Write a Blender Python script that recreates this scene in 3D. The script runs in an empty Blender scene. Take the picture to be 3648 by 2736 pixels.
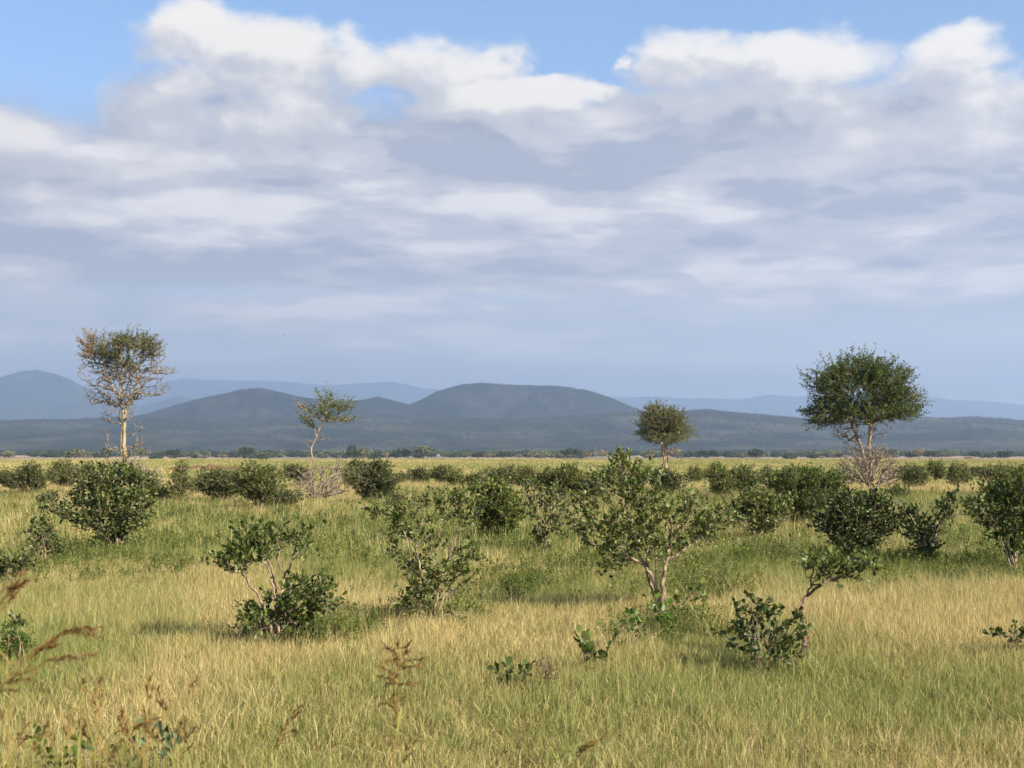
import bpy, math, random
import numpy as np

# ---------------------------------------------------------------- camera, sun, sky, exposure
SC = bpy.context.scene
FOCAL, CX, HORIZON, CAM_H = 5000.0, 1824.0, 1600.0, 2.5     # photograph pixels (3648 wide)
cam_data = bpy.data.cameras.new('camera')
cam = bpy.data.objects.new('camera', cam_data)
SC.collection.objects.link(cam)
cam.location = (0, 0, CAM_H)
cam.rotation_euler = (math.radians(90), 0, 0)
cam_data.sensor_width = 36.0
cam_data.lens = 36.0 * FOCAL / 3648.0
cam_data.shift_y = (HORIZON - 1368.0) / 3648.0
cam_data.clip_start = 0.1
cam_data.clip_end = 80000.0
cam_data.dof.use_dof = True
cam_data.dof.focus_distance = 26.0
cam_data.dof.aperture_fstop = 4.2
SC.camera = cam

SUN_EL, SUN_AZ = math.radians(34.0), math.radians(130.0)     # azimuth clockwise from the view direction (+Y)
SUN_DIR = (math.sin(SUN_AZ) * math.cos(SUN_EL), math.cos(SUN_AZ) * math.cos(SUN_EL), math.sin(SUN_EL))
sun_data = bpy.data.lights.new('sun', 'SUN')
sun_data.energy = 5.0
sun_data.angle = math.radians(0.53)
sun_data.color = (1.0, 0.90, 0.74)
sun = bpy.data.objects.new('sun', sun_data)
SC.collection.objects.link(sun)
from mathutils import Vector, Matrix
sun.rotation_euler = Vector(SUN_DIR).to_track_quat('Z', 'Y').to_euler()

SC.view_settings.view_transform = 'Standard'
SC.view_settings.look = 'None'
SC.view_settings.gamma = 1.0
SC.view_settings.use_curve_mapping = False
SC.view_settings.exposure = 1.45
SC.render.engine = 'CYCLES'
SC.cycles.use_denoising = True
SC.cycles.max_bounces = 6
SC.cycles.diffuse_bounces = 2
SC.cycles.glossy_bounces = 2
SC.cycles.transmission_bounces = 3
SC.cycles.transparent_max_bounces = 6
SC.cycles.volume_bounces = 1
SC.cycles.sample_clamp_indirect = 4.0


class Nodes:
    """small helper that strings shader nodes together"""
    def __init__(self, tree):
        self.t = tree
    def new(self, kind, **props):
        n = self.t.nodes.new(kind)
        for k, v in props.items():
            setattr(n, k, v)
        return n
    def put(self, sock, v):
        if v is None:
            return
        if hasattr(v, 'is_output') or isinstance(v, bpy.types.NodeSocket):
            self.t.links.new(v, sock)
        else:
            sock.default_value = v
    def m(self, op, a, b=None, c=None, clamp=False):
        n = self.new('ShaderNodeMath', operation=op, use_clamp=clamp)
        for s, v in zip(n.inputs, (a, b, c)):
            self.put(s, v)
        return n.outputs[0]
    def v(self, op, a, b=None, out=0):
        n = self.new('ShaderNodeVectorMath', operation=op)
        self.put(n.inputs[0], a)
        if b is not None:
            self.put(n.inputs[1], b)
        return n.outputs[out]
    def comb(self, x, y, z=0.0):
        n = self.new('ShaderNodeCombineXYZ')
        for s, v in zip(n.inputs, (x, y, z)):
            self.put(s, v)
        return n.outputs[0]
    def noise(self, vec, scale=1.0, detail=4.0, rough=0.5, dist=0.0, lac=2.0, out='Fac'):
        n = self.new('ShaderNodeTexNoise')
        self.put(n.inputs['Vector'], vec)
        for k, v in (('Scale', scale), ('Detail', detail), ('Roughness', rough), ('Lacunarity', lac), ('Distortion', dist)):
            self.put(n.inputs[k], v)
        return n.outputs[out]
    def smooth(self, x, lo, hi, to0=0.0, to1=1.0):
        n = self.new('ShaderNodeMapRange', interpolation_type='SMOOTHSTEP')
        for s, v in zip(n.inputs, (x, lo, hi, to0, to1)):
            self.put(s, v)
        return n.outputs[0]
    def mix(self, f, a, b, mode='MIX'):
        n = self.new('ShaderNodeMix', data_type='RGBA', blend_type=mode)
        self.put(n.inputs[0], f)
        self.put(n.inputs[6], a if not isinstance(a, tuple) else (*a[:3], 1.0))
        self.put(n.inputs[7], b if not isinstance(b, tuple) else (*b[:3], 1.0))
        return n.outputs[2]


world = bpy.data.worlds.new('World')
SC.world = world
world.use_nodes = True


def dx(px):                       # photograph pixel (2212 wide copy) -> azimuth-like sky coordinate
    return (px - 1106.0) / 3032.0
def dy(py):
    return (970.0 - py) / 3032.0


def build_sky():
    t = world.node_tree
    t.nodes.clear()
    N = Nodes(t)
    sky = N.new('ShaderNodeTexSky', sky_type='NISHITA')
    sky.sun_disc = False
    sky.sun_elevation = SUN_EL
    sky.sun_rotation = SUN_AZ
    sky.altitude = 500.0
    sky.air_density = 1.0
    sky.dust_density = 0.6
    sky.ozone_density = 1.6
    geo = N.new('ShaderNodeTexCoord')
    d = N.v('NORMALIZE', geo.outputs['Generated'])
    sep = N.new('ShaderNodeSeparateXYZ')
    N.put(sep.inputs[0], d)
    x, y, z = sep.outputs
    az = N.m('ARCTAN2', x, y)
    hor = N.m('SQRT', N.m('ADD', N.m('MULTIPLY', x, x), N.m('MULTIPLY', y, y)))
    el = N.m('DIVIDE', z, N.m('MAXIMUM', hor, 0.02))

    # ---- cloud density as a node group of (azimuth, elevation)
    g = bpy.data.node_groups.new('cloud_density', 'ShaderNodeTree')
    g.interface.new_socket('U', in_out='INPUT', socket_type='NodeSocketFloat')
    g.interface.new_socket('V', in_out='INPUT', socket_type='NodeSocketFloat')
    g.interface.new_socket('Cumulus', in_out='OUTPUT', socket_type='NodeSocketFloat')
    g.interface.new_socket('Deck', in_out='OUTPUT', socket_type='NodeSocketFloat')
    G = Nodes(g)
    gi, go = G.new('NodeGroupInput'), G.new('NodeGroupOutput')
    U, V = gi.outputs[0], gi.outputs[1]
    logv = G.m('LOGARITHM', G.m('MAXIMUM', G.m('ADD', V, 0.05), 0.004), math.e)
    # cumulus heaps: warped ellipses where the heaps of the photograph stand
    warp = G.noise(G.comb(G.m('MULTIPLY', U, 9.0), G.m('MULTIPLY', V, 13.0), 3.3), 1.0, 5.0, 0.55, out='Color')
    wv = G.v('MULTIPLY', G.v('SUBTRACT', warp, (0.5, 0.5, 0.5)), (0.10, 0.085, 0.0))
    p = G.v('ADD', G.comb(U, V, 0.0), wv)
    acc = None
    for (cx, cy, rx, ry, w) in CUMULUS:
        q = G.v('MULTIPLY', G.v('SUBTRACT', p, (dx(cx), dy(cy), 0.0)), (3032.0 / rx, 3032.0 / ry, 0.0))
        s = G.m('MULTIPLY_ADD', G.v('DOT_PRODUCT', q, q, out=1), -w, w)
        if acc is None:
            acc = s
        else:
            acc = G.m('SMOOTH_MAX', acc, s, 0.12)
    for (cx, cy, rx, ry, w) in HOLES:
        q = G.v('MULTIPLY', G.v('SUBTRACT', p, (dx(cx), dy(cy), 0.0)), (3032.0 / rx, 3032.0 / ry, 0.0))
        s = G.m('MAXIMUM', G.m('MULTIPLY_ADD', G.v('DOT_PRODUCT', q, q, out=1), -w, w), 0.0)
        acc = G.m('SUBTRACT', acc, s)
    # elsewhere round the horizon heaps of the same kind
    away = G.smooth(G.m('ABSOLUTE', U), 0.42, 0.6)
    other = G.noise(G.comb(G.m('MULTIPLY', U, 3.2), G.m('MULTIPLY', V, 4.6), 8.1), 1.0, 2.0, 0.5)
    other = G.m('MULTIPLY_ADD', other, 3.2, -1.55)
    acc = G.m('MAXIMUM', acc, -1.0)
    mixn = G.new('ShaderNodeMix', data_type='FLOAT')
    G.put(mixn.inputs[0], away); G.put(mixn.inputs[2], acc); G.put(mixn.inputs[3], other)
    fine = G.noise(G.comb(G.m('MULTIPLY', U, 26.0), G.m('MULTIPLY', V, 34.0), 1.7), 1.0, 7.0, 0.56)
    billow = G.noise(G.comb(G.m('MULTIPLY', U, 50.0), G.m('MULTIPLY', V, 60.0), 5.7), 1.0, 4.0, 0.5)
    billow = G.m('ABSOLUTE', G.m('SUBTRACT', billow, 0.5))
    cum = G.m('ADD', mixn.outputs[0], G.m('MULTIPLY_ADD', fine, 1.7, -0.85))
    cum = G.m('SUBTRACT', cum, G.m('MULTIPLY_ADD', billow, 0.9, -0.1))
    G.put(go.inputs[0], cum)
    # layered deck, drawn out along the horizon
    d1 = G.noise(G.comb(G.m('MULTIPLY', U, 3.4), G.m('MULTIPLY', logv, 3.1), 7.7), 1.0, 6.0, 0.55, 0.25)
    d2 = G.noise(G.comb(G.m('MULTIPLY', U, 10.0), G.m('MULTIPLY', logv, 9.0), 2.2), 1.0, 5.0, 0.58)
    d3 = G.noise(G.comb(G.m('MULTIPLY', U, 30.0), G.m('MULTIPLY', logv, 22.0), 4.6), 1.0, 4.0, 0.55)
    dk = G.m('ADD', G.m('MULTIPLY', d1, 0.54), G.m('MULTIPLY', d2, 0.36))
    G.put(go.inputs[1], G.m('MULTIPLY_ADD', d3, 0.10, dk))

    def dens(u, v):
        n = N.new('ShaderNodeGroup')
        n.node_tree = g
        N.put(n.inputs[0], u); N.put(n.inputs[1], v)
        return n.outputs[0], n.outputs[1]
    c0, k0 = dens(az, el)
    c1, k1 = dens(N.m('ADD', az, 0.014), N.m('ADD', el, 0.020))
    c2, k2 = dens(N.m('ADD', az, 0.030), N.m('ADD', el, 0.052))

    # deck: present below about 14 degrees, thicker in the middle
    band = N.m('MULTIPLY', N.smooth(el, 0.305, 0.215), N.smooth(el, -0.02, 0.09, 0.62, 1.0))
    deck_raw = N.m('ADD', k0, N.m('MULTIPLY_ADD', band, 0.40, -0.36))
    for (cx, cy, rx, ry, w) in DECK:
        q = N.v('MULTIPLY', N.v('SUBTRACT', N.comb(az, el), (dx(cx), dy(cy), 0.0)), (3032.0 / rx, 3032.0 / ry, 0.0))
        e = N.m('EXPONENT', N.m('MULTIPLY', N.v('DOT_PRODUCT', q, q, out=1), -1.0))
        deck_raw = N.m('MULTIPLY_ADD', e, w, deck_raw)
    deck = N.smooth(deck_raw, 0.34, 0.58)
    cum = N.smooth(c0, -0.42, 0.80)

    wn = N.noise(N.comb(N.m('MULTIPLY', az, 14.0), N.m('MULTIPLY', el, 22.0), 9.3), 1.0, 4.0, 0.55, out='Color')
    wob = N.v('ADD', N.comb(az, el), N.v('MULTIPLY', N.v('SUBTRACT', wn, (0.5, 0.5, 0.5)), (0.09, 0.05, 0.0)))
    # light on the clouds: thin towards the sun = bright, thick above = grey
    lit = N.m('MULTIPLY_ADD', N.m('SUBTRACT', c0, c1), 0.34, 0.44)
    lit = N.m('MULTIPLY_ADD', N.m('SUBTRACT', c0, c2), 0.17, lit)
    lit = N.m('MULTIPLY_ADD', N.m('SUBTRACT', c0, 0.8), -0.10, lit)
    dl = N.m('MULTIPLY_ADD', N.m('SUBTRACT', k0, k1), 5.5, 0.54)
    dl = N.m('MULTIPLY_ADD', N.m('SUBTRACT', k0, k2), 2.2, dl)
    dl = N.m('MULTIPLY_ADD', N.m('SUBTRACT', k0, 0.5), -1.2, dl)
    tex = N.noise(N.comb(N.m('MULTIPLY', az, 34.0), N.m('MULTIPLY', el, 46.0), 2.9), 1.0, 5.0, 0.6)
    tex2 = N.noise(N.comb(N.m('MULTIPLY', az, 16.0), N.m('MULTIPLY', el, 44.0), 6.1), 1.0, 5.0, 0.58)
    lit = N.m('ADD', lit, N.m('MULTIPLY_ADD', tex, 0.9, -0.45))
    dl = N.m('ADD', dl, N.m('MULTIPLY_ADD', tex2, 0.9, -0.45))
    for spots, sign in ((SHADED, -1.0), (SUNNY, 1.0)):
        for (cx, cy, rx, ry, w) in spots:
            q = N.v('MULTIPLY', N.v('SUBTRACT', wob, (dx(cx), dy(cy), 0.0)), (3032.0 / rx, 3032.0 / ry, 0.0))
            e = N.m('EXPONENT', N.m('MULTIPLY', N.v('DOT_PRODUCT', q, q, out=1), -1.0))
            lit = N.m('MULTIPLY_ADD', e, sign * w, lit)
            dl = N.m('MULTIPLY_ADD', e, sign * w, dl)
    W = CLOUD
    ccol = N.mix(N.smooth(lit, 0.05, 0.50), W['shade'], W['mid'])
    ccol = N.mix(N.smooth(lit, 0.52, 1.22), ccol, W['bright'])
    dcol = N.mix(N.smooth(dl, 0.10, 0.55), W['deck_shade'], W['deck_mid'])
    dcol = N.mix(N.smooth(dl, 0.55, 1.4), dcol, W['deck_bright'])
    # the feet of the heaps run into the deck
    ccol = N.mix(N.m('MULTIPLY', N.smooth(el, 0.235, 0.18), 0.5), ccol, dcol)

    clear = N.mix(1.0, sky.outputs[0], W['tint'], 'MULTIPLY')
    clear = N.mix(N.smooth(el, 0.24, 0.06, 0.0, 0.65), clear, W['pale'])
    col = N.mix(N.m('MULTIPLY', deck, W['deck_alpha']), clear, dcol)
    col = N.mix(N.smooth(el, 0.15, 0.02, 0.0, 0.7), col, W['horizon'])
    col = N.mix(N.m('MULTIPLY', cum, 0.97), col, ccol)
    bg = N.new('ShaderNodeBackground')
    N.put(bg.inputs[0], col)
    bg.inputs[1].default_value = 0.092
    out = N.new('ShaderNodeOutputWorld')
    t.links.new(bg.outputs[0], out.inputs[0])
    world.cycles.sampling_method = 'MANUAL'
    world.cycles.sample_map_resolution = 512


# heaps (cx, cy, rx, ry, weight) in the sky
CUMULUS = [
    (440, 130, 110, 85, 1.1), (560, 160, 170, 110, 1.2), (400, 270, 190, 100, 0.9), (600, 270, 180, 110, 1.0),
    (760, 150, 120, 70, 0.9), (930, 150, 190, 85, 1.0), (1080, 225, 210, 70, 1.2), (1290, 205, 80, 34, 1.0),
    (1480, 140, 170, 75, 1.0), (1690, 120, 190, 70, 1.1), (1650, 230, 350, 120, 1.0), (1990, 160, 120, 65, 0.9),
    (1960, 290, 300, 110, 0.9), (20, 340, 130, 100, 1.0), (90, 430, 240, 70, 1.0), (320, 405, 200, 58, 1.0),
    (1320, 122, 24, 22, 0.8), (565, 678, 62, 15, 1.7), (690, 676, 62, 15, 1.5), (1680, 664, 80, 22, 1.6), (1505, 600, 24, 16, 1.4),
]
HOLES = [(820, 225, 80, 40, 0.45), (150, 250, 90, 80, 0.8), (1190, 110, 120, 60, 0.8), (330, 330, 90, 30, 0.5)]
DECK = [(1000, 400, 900, 140, 0.20), (1700, 420, 700, 150, 0.20), (600, 540, 800, 70, 0.16), (1500, 560, 700, 60, 0.10), (700, 640, 500, 16, -0.12)]
SHADED = [(480, 240, 70, 34, .22), (700, 190, 60, 40, .2), (930, 185, 130, 30, .24), (1590, 170, 130, 26, .24), (1850, 240, 110, 34, .22), (1980, 215, 90, 26, .2), (1060, 285, 210, 26, .34), (1600, 245, 190, 34, .30), (2190, 290, 60, 40, .3), (90, 405, 180, 42, .34), (760, 450, 100, 26, .34), (495, 152, 45, 16, .25),
          (1720, 300, 200, 24, .2), (620, 380, 140, 40, .16), (400, 560, 500, 24, .22), (900, 610, 400, 20, .2), (1900, 410, 300, 18, .2), (250, 270, 60, 50, .2)]
SUNNY = [(565, 676, 60, 14, .5), (690, 674, 60, 14, .45), (1680, 662, 80, 20, .5), (1505, 598, 24, 14, .4), (560, 100, 80, 36, .5), (400, 75, 40, 24, .3), (1100, 205, 150, 40, .5), (340, 385, 130, 26, .34), (1080, 425, 120, 34, .34), (2020, 490, 190, 26, .34),
         (770, 400, 90, 16, .3), (600, 470, 80, 36, .34), (1710, 85, 90, 22, .34), (1460, 90, 110, 30, .2), (1740, 180, 120, 42, .28), (370, 210, 70, 70, .34), (590, 250, 120, 70, .36), (480, 290, 120, 30, .2),
         (1160, 322, 90, 12, .26), (1990, 135, 70, 26, .22), (1880, 330, 200, 40, .24), (1500, 430, 340, 40, .26), (1750, 380, 300, 26, .22), (1200, 470, 200, 24, .2), (860, 360, 200, 20, .16), (1950, 600, 260, 50, .2), (1300, 520, 300, 20, .12), (200, 450, 180, 20, .24), (1300, 190, 50, 20, .35), (2140, 355, 160, 18, .22)]
CLOUD = dict(shade=(1.7, 1.78, 2.1), mid=(2.75, 2.66, 2.7), bright=(4.7, 4.35, 3.85),
             deck_shade=(1.95, 1.97, 2.2), deck_mid=(2.85, 2.72, 2.75), deck_bright=(4.7, 4.3, 3.9),
             tint=(0.64, 0.72, 0.78), pale=(2.4, 2.45, 2.6), horizon=(5.0, 4.75, 4.5), deck_alpha=0.95)
build_sky()

# ---------------------------------------------------------------- helpers
rng = np.random.default_rng(11)
COL = SC.collection


def tag(o, label=None, cat=None, group=None, kind=None):
    if label: o['label'] = label
    if cat: o['category'] = cat
    if group: o['group'] = group
    if kind: o['kind'] = kind
    return o


def make_mesh(name, V, F, mat=None, attrs=None, smooth=False):
    """V (n,3); F a list of (m,k) index arrays; attrs {name: per-vertex float array}"""
    me = bpy.data.meshes.new(name)
    V = np.asarray(V, dtype=np.float32)
    if isinstance(F, np.ndarray): F = [F]
    F = [np.asarray(f, dtype=np.int32) for f in F if len(f)]
    loops = np.concatenate([f.ravel() for f in F])
    tot = np.concatenate([np.full(len(f), f.shape[1], dtype=np.int32) for f in F])
    start = np.concatenate([[0], np.cumsum(tot)[:-1]]).astype(np.int32)
    me.vertices.add(len(V)); me.vertices.foreach_set('co', V.ravel())
    me.loops.add(len(loops)); me.loops.foreach_set('vertex_index', loops)
    me.polygons.add(len(tot)); me.polygons.foreach_set('loop_start', start)
    me.update(calc_edges=True)
    if smooth:
        me.polygons.foreach_set('use_smooth', np.ones(len(tot), dtype=bool))
    for k, a in (attrs or {}).items():
        at = me.attributes.new(k, 'FLOAT', 'POINT')
        at.data.foreach_set('value', np.asarray(a, dtype=np.float32))
    if mat: me.materials.append(mat)
    return me


def add(name, me, parent=None, loc=None):
    o = bpy.data.objects.new(name, me)
    COL.objects.link(o)
    if loc is not None: o.location = loc
    if parent: o.parent = parent
    return o


def vnoise(x, y, seed=0):
    """smooth value noise in 0..1, vectorised"""
    xi, yi = np.floor(x).astype(np.int64), np.floor(y).astype(np.int64)
    fx, fy = x - xi, y - yi
    fx, fy = fx * fx * (3 - 2 * fx), fy * fy * (3 - 2 * fy)
    def h(a, b):
        n = (a * 374761393 + b * 668265263 + seed * 974634777) & 0xFFFFFFFF
        n = ((n ^ (n >> 13)) * 1274126177) & 0xFFFFFFFF
        return ((n ^ (n >> 16)) & 0xFFFF) / 65535.0
    return ((h(xi, yi) * (1 - fx) + h(xi + 1, yi) * fx) * (1 - fy)
            + (h(xi, yi + 1) * (1 - fx) + h(xi + 1, yi + 1) * fx) * fy)


def fbm(x, y, oct=4, seed=0):
    s, a, t = 0.0, 1.0, 0.0
    for i in range(oct):
        s = s + a * vnoise(x * 2 ** i + 17.3 * i, y * 2 ** i - 9.1 * i, seed + i)
        t += a; a *= 0.5
    return s / t


def sstep(x, lo, hi):
    t = np.clip((x - lo) / (hi - lo), 0, 1)
    return t * t * (3 - 2 * t)


def ground_z(x, y):
    x, y = np.asarray(x, float), np.asarray(y, float)
    r = np.hypot(x, y)
    bumps = (fbm(x / 9.0, y / 9.0, 3, 5) - 0.5) * 0.45 * sstep(r, 4, 14) * (1 - sstep(r, 250, 600))
    swell = (fbm(x / 300.0, y / 300.0, 2, 9) - 0.5) * 1.2 * sstep(r, 150, 700)
    drop = -7.6 * sstep(r, 260, 1250) - 2.5 * sstep(r, 1500, 4500)
    return bumps + swell + drop


def spot(px, py, hb=0.0):
    """where the ground point seen at a photograph pixel lies (hb: height of the seen point above the ground)"""
    Y = (CAM_H - hb) * FOCAL / (py - HORIZON)
    for _ in range(6):
        X = (px - CX) / FOCAL * Y
        Y = (CAM_H - hb - float(ground_z(X, Y))) * FOCAL / (py - HORIZON)
    X = (px - CX) / FOCAL * Y
    return X, Y, float(ground_z(X, Y))


def new_mat(name):
    m = bpy.data.materials.new(name)
    m.use_nodes = True
    m.node_tree.nodes.clear()
    return m, Nodes(m.node_tree)


def finish(m, N, shader):
    o = N.new('ShaderNodeOutputMaterial')
    m.node_tree.links.new(shader, o.inputs[0])
    return m


def plant_mat(name, stops, rough=0.55, spec=0.3, trans=0.35, attr='tint', back=None):
    """leaf or blade: colour picked per leaf by its own tint value, some light passes through"""
    m, N = new_mat(name)
    a = N.new('ShaderNodeAttribute', attribute_name=attr)
    oi = N.new('ShaderNodeObjectInfo')
    f = N.m('FRACT', N.m('ADD', a.outputs['Fac'], oi.outputs['Random']))
    r = N.new('ShaderNodeValToRGB')
    r.color_ramp.interpolation = 'LINEAR'
    els = r.color_ramp.elements
    while len(els) < len(stops): els.new(0.5)
    for e, (p, c) in zip(els, stops):
        e.position = p; e.color = (*c, 1)
    N.put(r.inputs[0], f)
    col = r.outputs[0]
    p = N.new('ShaderNodeBsdfPrincipled')
    N.put(p.inputs['Base Color'], col)
    p.inputs['Roughness'].default_value = rough
    p.inputs['Specular IOR Level'].default_value = spec
    if trans > 0:
        tr = N.new('ShaderNodeBsdfTranslucent')
        N.put(tr.inputs[0], N.mix(1.0, col, (1.25, 1.35, 0.7), 'MULTIPLY'))
        mx = N.new('ShaderNodeMixShader')
        mx.inputs[0].default_value = trans
        m.node_tree.links.new(p.outputs[0], mx.inputs[1])
        m.node_tree.links.new(tr.outputs[0], mx.inputs[2])
        return finish(m, N, mx.outputs[0])
    return finish(m, N, p.outputs[0])


def scatter(name, pts, rots, scales, idx, meshes, attrs=None, label=None, cat=None):
    """one object of kind stuff: geometry nodes set copies of the given meshes on its points"""
    src = bpy.data.collections.new(name + '_sources')          # not linked to the scene
    for i, me in enumerate(meshes):
        src.objects.link(bpy.data.objects.new('%s_source_%02d' % (name, i), me))
    me = bpy.data.meshes.new(name)
    n = len(pts)
    me.vertices.add(n)
    me.vertices.foreach_set('co', np.asarray(pts, dtype=np.float32).ravel())
    def at(nm, typ, arr, key):
        a = me.attributes.new(nm, typ, 'POINT')
        a.data.foreach_set(key, np.asarray(arr).ravel())
    at('turn', 'FLOAT_VECTOR', np.asarray(rots, dtype=np.float32), 'vector')
    at('size', 'FLOAT_VECTOR', np.asarray(scales, dtype=np.float32), 'vector')
    at('pick', 'INT', np.asarray(idx, dtype=np.int32), 'value')
    for k, a in (attrs or {}).items():
        at(k, 'FLOAT', np.asarray(a, dtype=np.float32), 'value')
    o = add(name, me)
    g = bpy.data.node_groups.new(name + '_nodes', 'GeometryNodeTree')
    g.interface.new_socket('Geometry', in_out='INPUT', socket_type='NodeSocketGeometry')
    g.interface.new_socket('Geometry', in_out='OUTPUT', socket_type='NodeSocketGeometry')
    nd = g.nodes.new
    gi, go = nd('NodeGroupInput'), nd('NodeGroupOutput')
    ci = nd('GeometryNodeCollectionInfo'); ci.inputs[0].default_value = src
    ci.inputs['Separate Children'].default_value = True
    ci.inputs['Reset Children'].default_value = True
    ip = nd('GeometryNodeInstanceOnPoints'); ip.inputs['Pick Instance'].default_value = True
    def na(nm, typ):
        a = nd('GeometryNodeInputNamedAttribute'); a.data_type = typ
        a.inputs['Name'].default_value = nm
        return next(s for s in a.outputs if s.enabled and s.name == 'Attribute')
    L = g.links.new
    e2r = nd('FunctionNodeEulerToRotation')
    L(na('turn', 'FLOAT_VECTOR'), e2r.inputs[0])
    L(gi.outputs[0], ip.inputs['Points']); L(ci.outputs[0], ip.inputs['Instance'])
    L(na('pick', 'INT'), ip.inputs['Instance Index'])
    L(e2r.outputs[0], ip.inputs['Rotation']); L(na('size', 'FLOAT_VECTOR'), ip.inputs['Scale'])
    L(ip.outputs[0], go.inputs[0])
    mod = o.modifiers.new('scatter', 'NODES'); mod.node_group = g
    return tag(o, label, cat, kind='stuff')


# ---------------------------------------------------------------- ground
def patch_green(x, y):
    """0 dry straw .. 1 green: how fresh the grass is at a place"""
    n = fbm(x / 3.1, y / 4.6, 4, 31)
    big = fbm(x / 14.0, y / 20.0, 3, 47)
    g = 0.5 + 2.1 * (n - 0.5) + 1.8 * (big - 0.5)
    mid = sstep(y, 24, 29) * (1 - sstep(y, 48, 66))           # greener strip where the shrubs stand
    dry = np.exp(-((y - 20.5) / 2.2) ** 2)                      # dry strip before the shrubs
    dry = dry * (0.35 + 0.65 * sstep(np.abs(x + 0.5), 1.2, 3.0))
    low = np.exp(-((y - 14.3) / 1.2) ** 2) * sstep(x, 0.3, 2.2)     # fresher patch low down
    strip = np.exp(-((y - 84.0) / 14.0) ** 2) * sstep(fbm(x / 22.0, y / 30.0, 2, 91), 0.40, 0.58)   # bare dry strip behind the shrubs
    far = sstep(y, 105, 130)
    return np.clip(g + 0.30 * mid - 0.34 * dry + 0.22 * low - 0.45 * strip + 0.12 * far, 0, 1)


def ground_material():
    m, N = new_mat('grass_plain')
    geo = N.new('ShaderNodeNewGeometry')
    P = geo.outputs['Position']
    a = N.new('ShaderNodeAttribute', attribute_name='fresh')
    n1 = N.noise(P, 2.3, 6.0, 0.65)
    n4 = N.noise(N.v('MULTIPLY', P, (1.0, 0.6, 1.0)), 42.0, 5.0, 0.7)
    n2 = N.noise(N.v('MULTIPLY', P, (0.05, 0.014, 0.05)), 1.0, 5.0, 0.6)
    n3 = N.noise(N.v('MULTIPLY', P, (0.006, 0.0012, 0.006)), 1.0, 4.0, 0.55)
    f = N.m('ADD', a.outputs['Fac'], N.m('MULTIPLY_ADD', n2, 1.1, -0.55))
    near = N.mix(N.smooth(f, 0.15, 0.85), (0.30, 0.225, 0.095), (0.135, 0.135, 0.045))
    soil = N.mix(N.smooth(n1, 0.35, 0.65), (0.10, 0.075, 0.035), near)
    soil = N.mix(N.smooth(n4, 0.38, 0.62), N.mix(1.0, soil, (0.45, 0.42, 0.4), 'MULTIPLY'), N.mix(1.0, soil, (1.25, 1.2, 1.1), 'MULTIPLY'))
    d = N.v('LENGTH', N.v('MULTIPLY', P, (1, 1, 0)), out=1)
    base = N.mix(N.smooth(d, 15.0, 90.0), soil, near)
    # beyond the grass meadow: bare flats, cloud shadow painted in as mauve-grey, and pale dry strips
    flats = N.mix(N.smooth(n3, 0.40, 0.62), (0.17, 0.135, 0.11), (0.30, 0.235, 0.15))
    flats = N.mix(N.smooth(d, 2200.0, 3200.0), flats, (0.40, 0.32, 0.20))
    base = N.mix(N.smooth(d, 330.0, 520.0), base, flats)
    bush = N.mix(N.smooth(n3, 0.42, 0.60), (0.08, 0.09, 0.045), (0.20, 0.19, 0.10))
    base = N.mix(N.smooth(d, 3300.0, 4200.0), base, bush)
    b = N.new('ShaderNodeBsdfDiffuse')
    N.put(b.inputs[0], base)
    return finish(m, N, b.outputs[0])


def build_ground():
    rad = np.concatenate([[0.0], np.geomspace(2.0, 25000.0, 195)])
    nseg = 420
    th = np.linspace(0, 2 * math.pi, nseg, endpoint=False)
    R, T = np.meshgrid(rad[1:], th, indexing='ij')
    X, Y = R * np.sin(T), R * np.cos(T)
    Z = ground_z(X, Y)
    V = np.concatenate([[[0, 0, float(ground_z(0, 0))]], np.stack([X, Y, Z], -1).reshape(-1, 3)])
    i, j = np.meshgrid(np.arange(len(rad) - 2), np.arange(nseg), indexing='ij')
    a = 1 + i * nseg + j; b = 1 + i * nseg + (j + 1) % nseg
    quads = np.stack([a, a + nseg, b + nseg, b], -1).reshape(-1, 4)
    jj = np.arange(nseg)
    tris = np.stack([np.zeros(nseg, int), 1 + jj, 1 + (jj + 1) % nseg], -1)
    me = make_mesh('ground', V, [quads, tris], ground_material(), {'fresh': patch_green(V[:, 0], V[:, 1])}, smooth=True)
    tag(add('ground', me), 'grassy savanna plain running flat to the hills', kind='structure')


build_ground()


def earth_bank(name, label, px0, px1, py, h):
    x0, y0, z0 = spot(px0, py); x1, y1, z1 = spot(px1, py)
    n, m = 80, 9
    u, v = np.meshgrid(np.linspace(0, 1, n), np.linspace(-1, 1, m), indexing='ij')
    X = x0 + (x1 - x0) * u; Y = y0 + v * 2.2
    prof = (1 - v * v) * np.sin(math.pi * u) ** 0.5 * (0.45 + 0.9 * fbm(u * 9, v * 0 + 3, 3, 66))
    Z = ground_z(X, Y) - 0.05 + h * prof + 0.08 * (fbm(X * 1.3, Y * 1.3, 2, 67) - .5)
    i, j = np.meshgrid(np.arange(n - 1), np.arange(m - 1), indexing='ij'); a = i * m + j
    mt, N = new_mat('brown_earth')
    geo = N.new('ShaderNodeNewGeometry')
    c = N.mix(N.noise(geo.outputs['Position'], 2.0, 4.0, 0.6), (0.075, 0.045, 0.025), (0.17, 0.11, 0.06))
    d = N.new('ShaderNodeBsdfDiffuse'); N.put(d.inputs[0], c)
    me = make_mesh(name, np.stack([X, Y, Z], -1).reshape(-1, 3), np.stack([a, a + m, a + m + 1, a + 1], -1).reshape(-1, 4), finish(mt, N, d.outputs[0]), smooth=True)
    tag(add(name, me), label, kind='structure')


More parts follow.
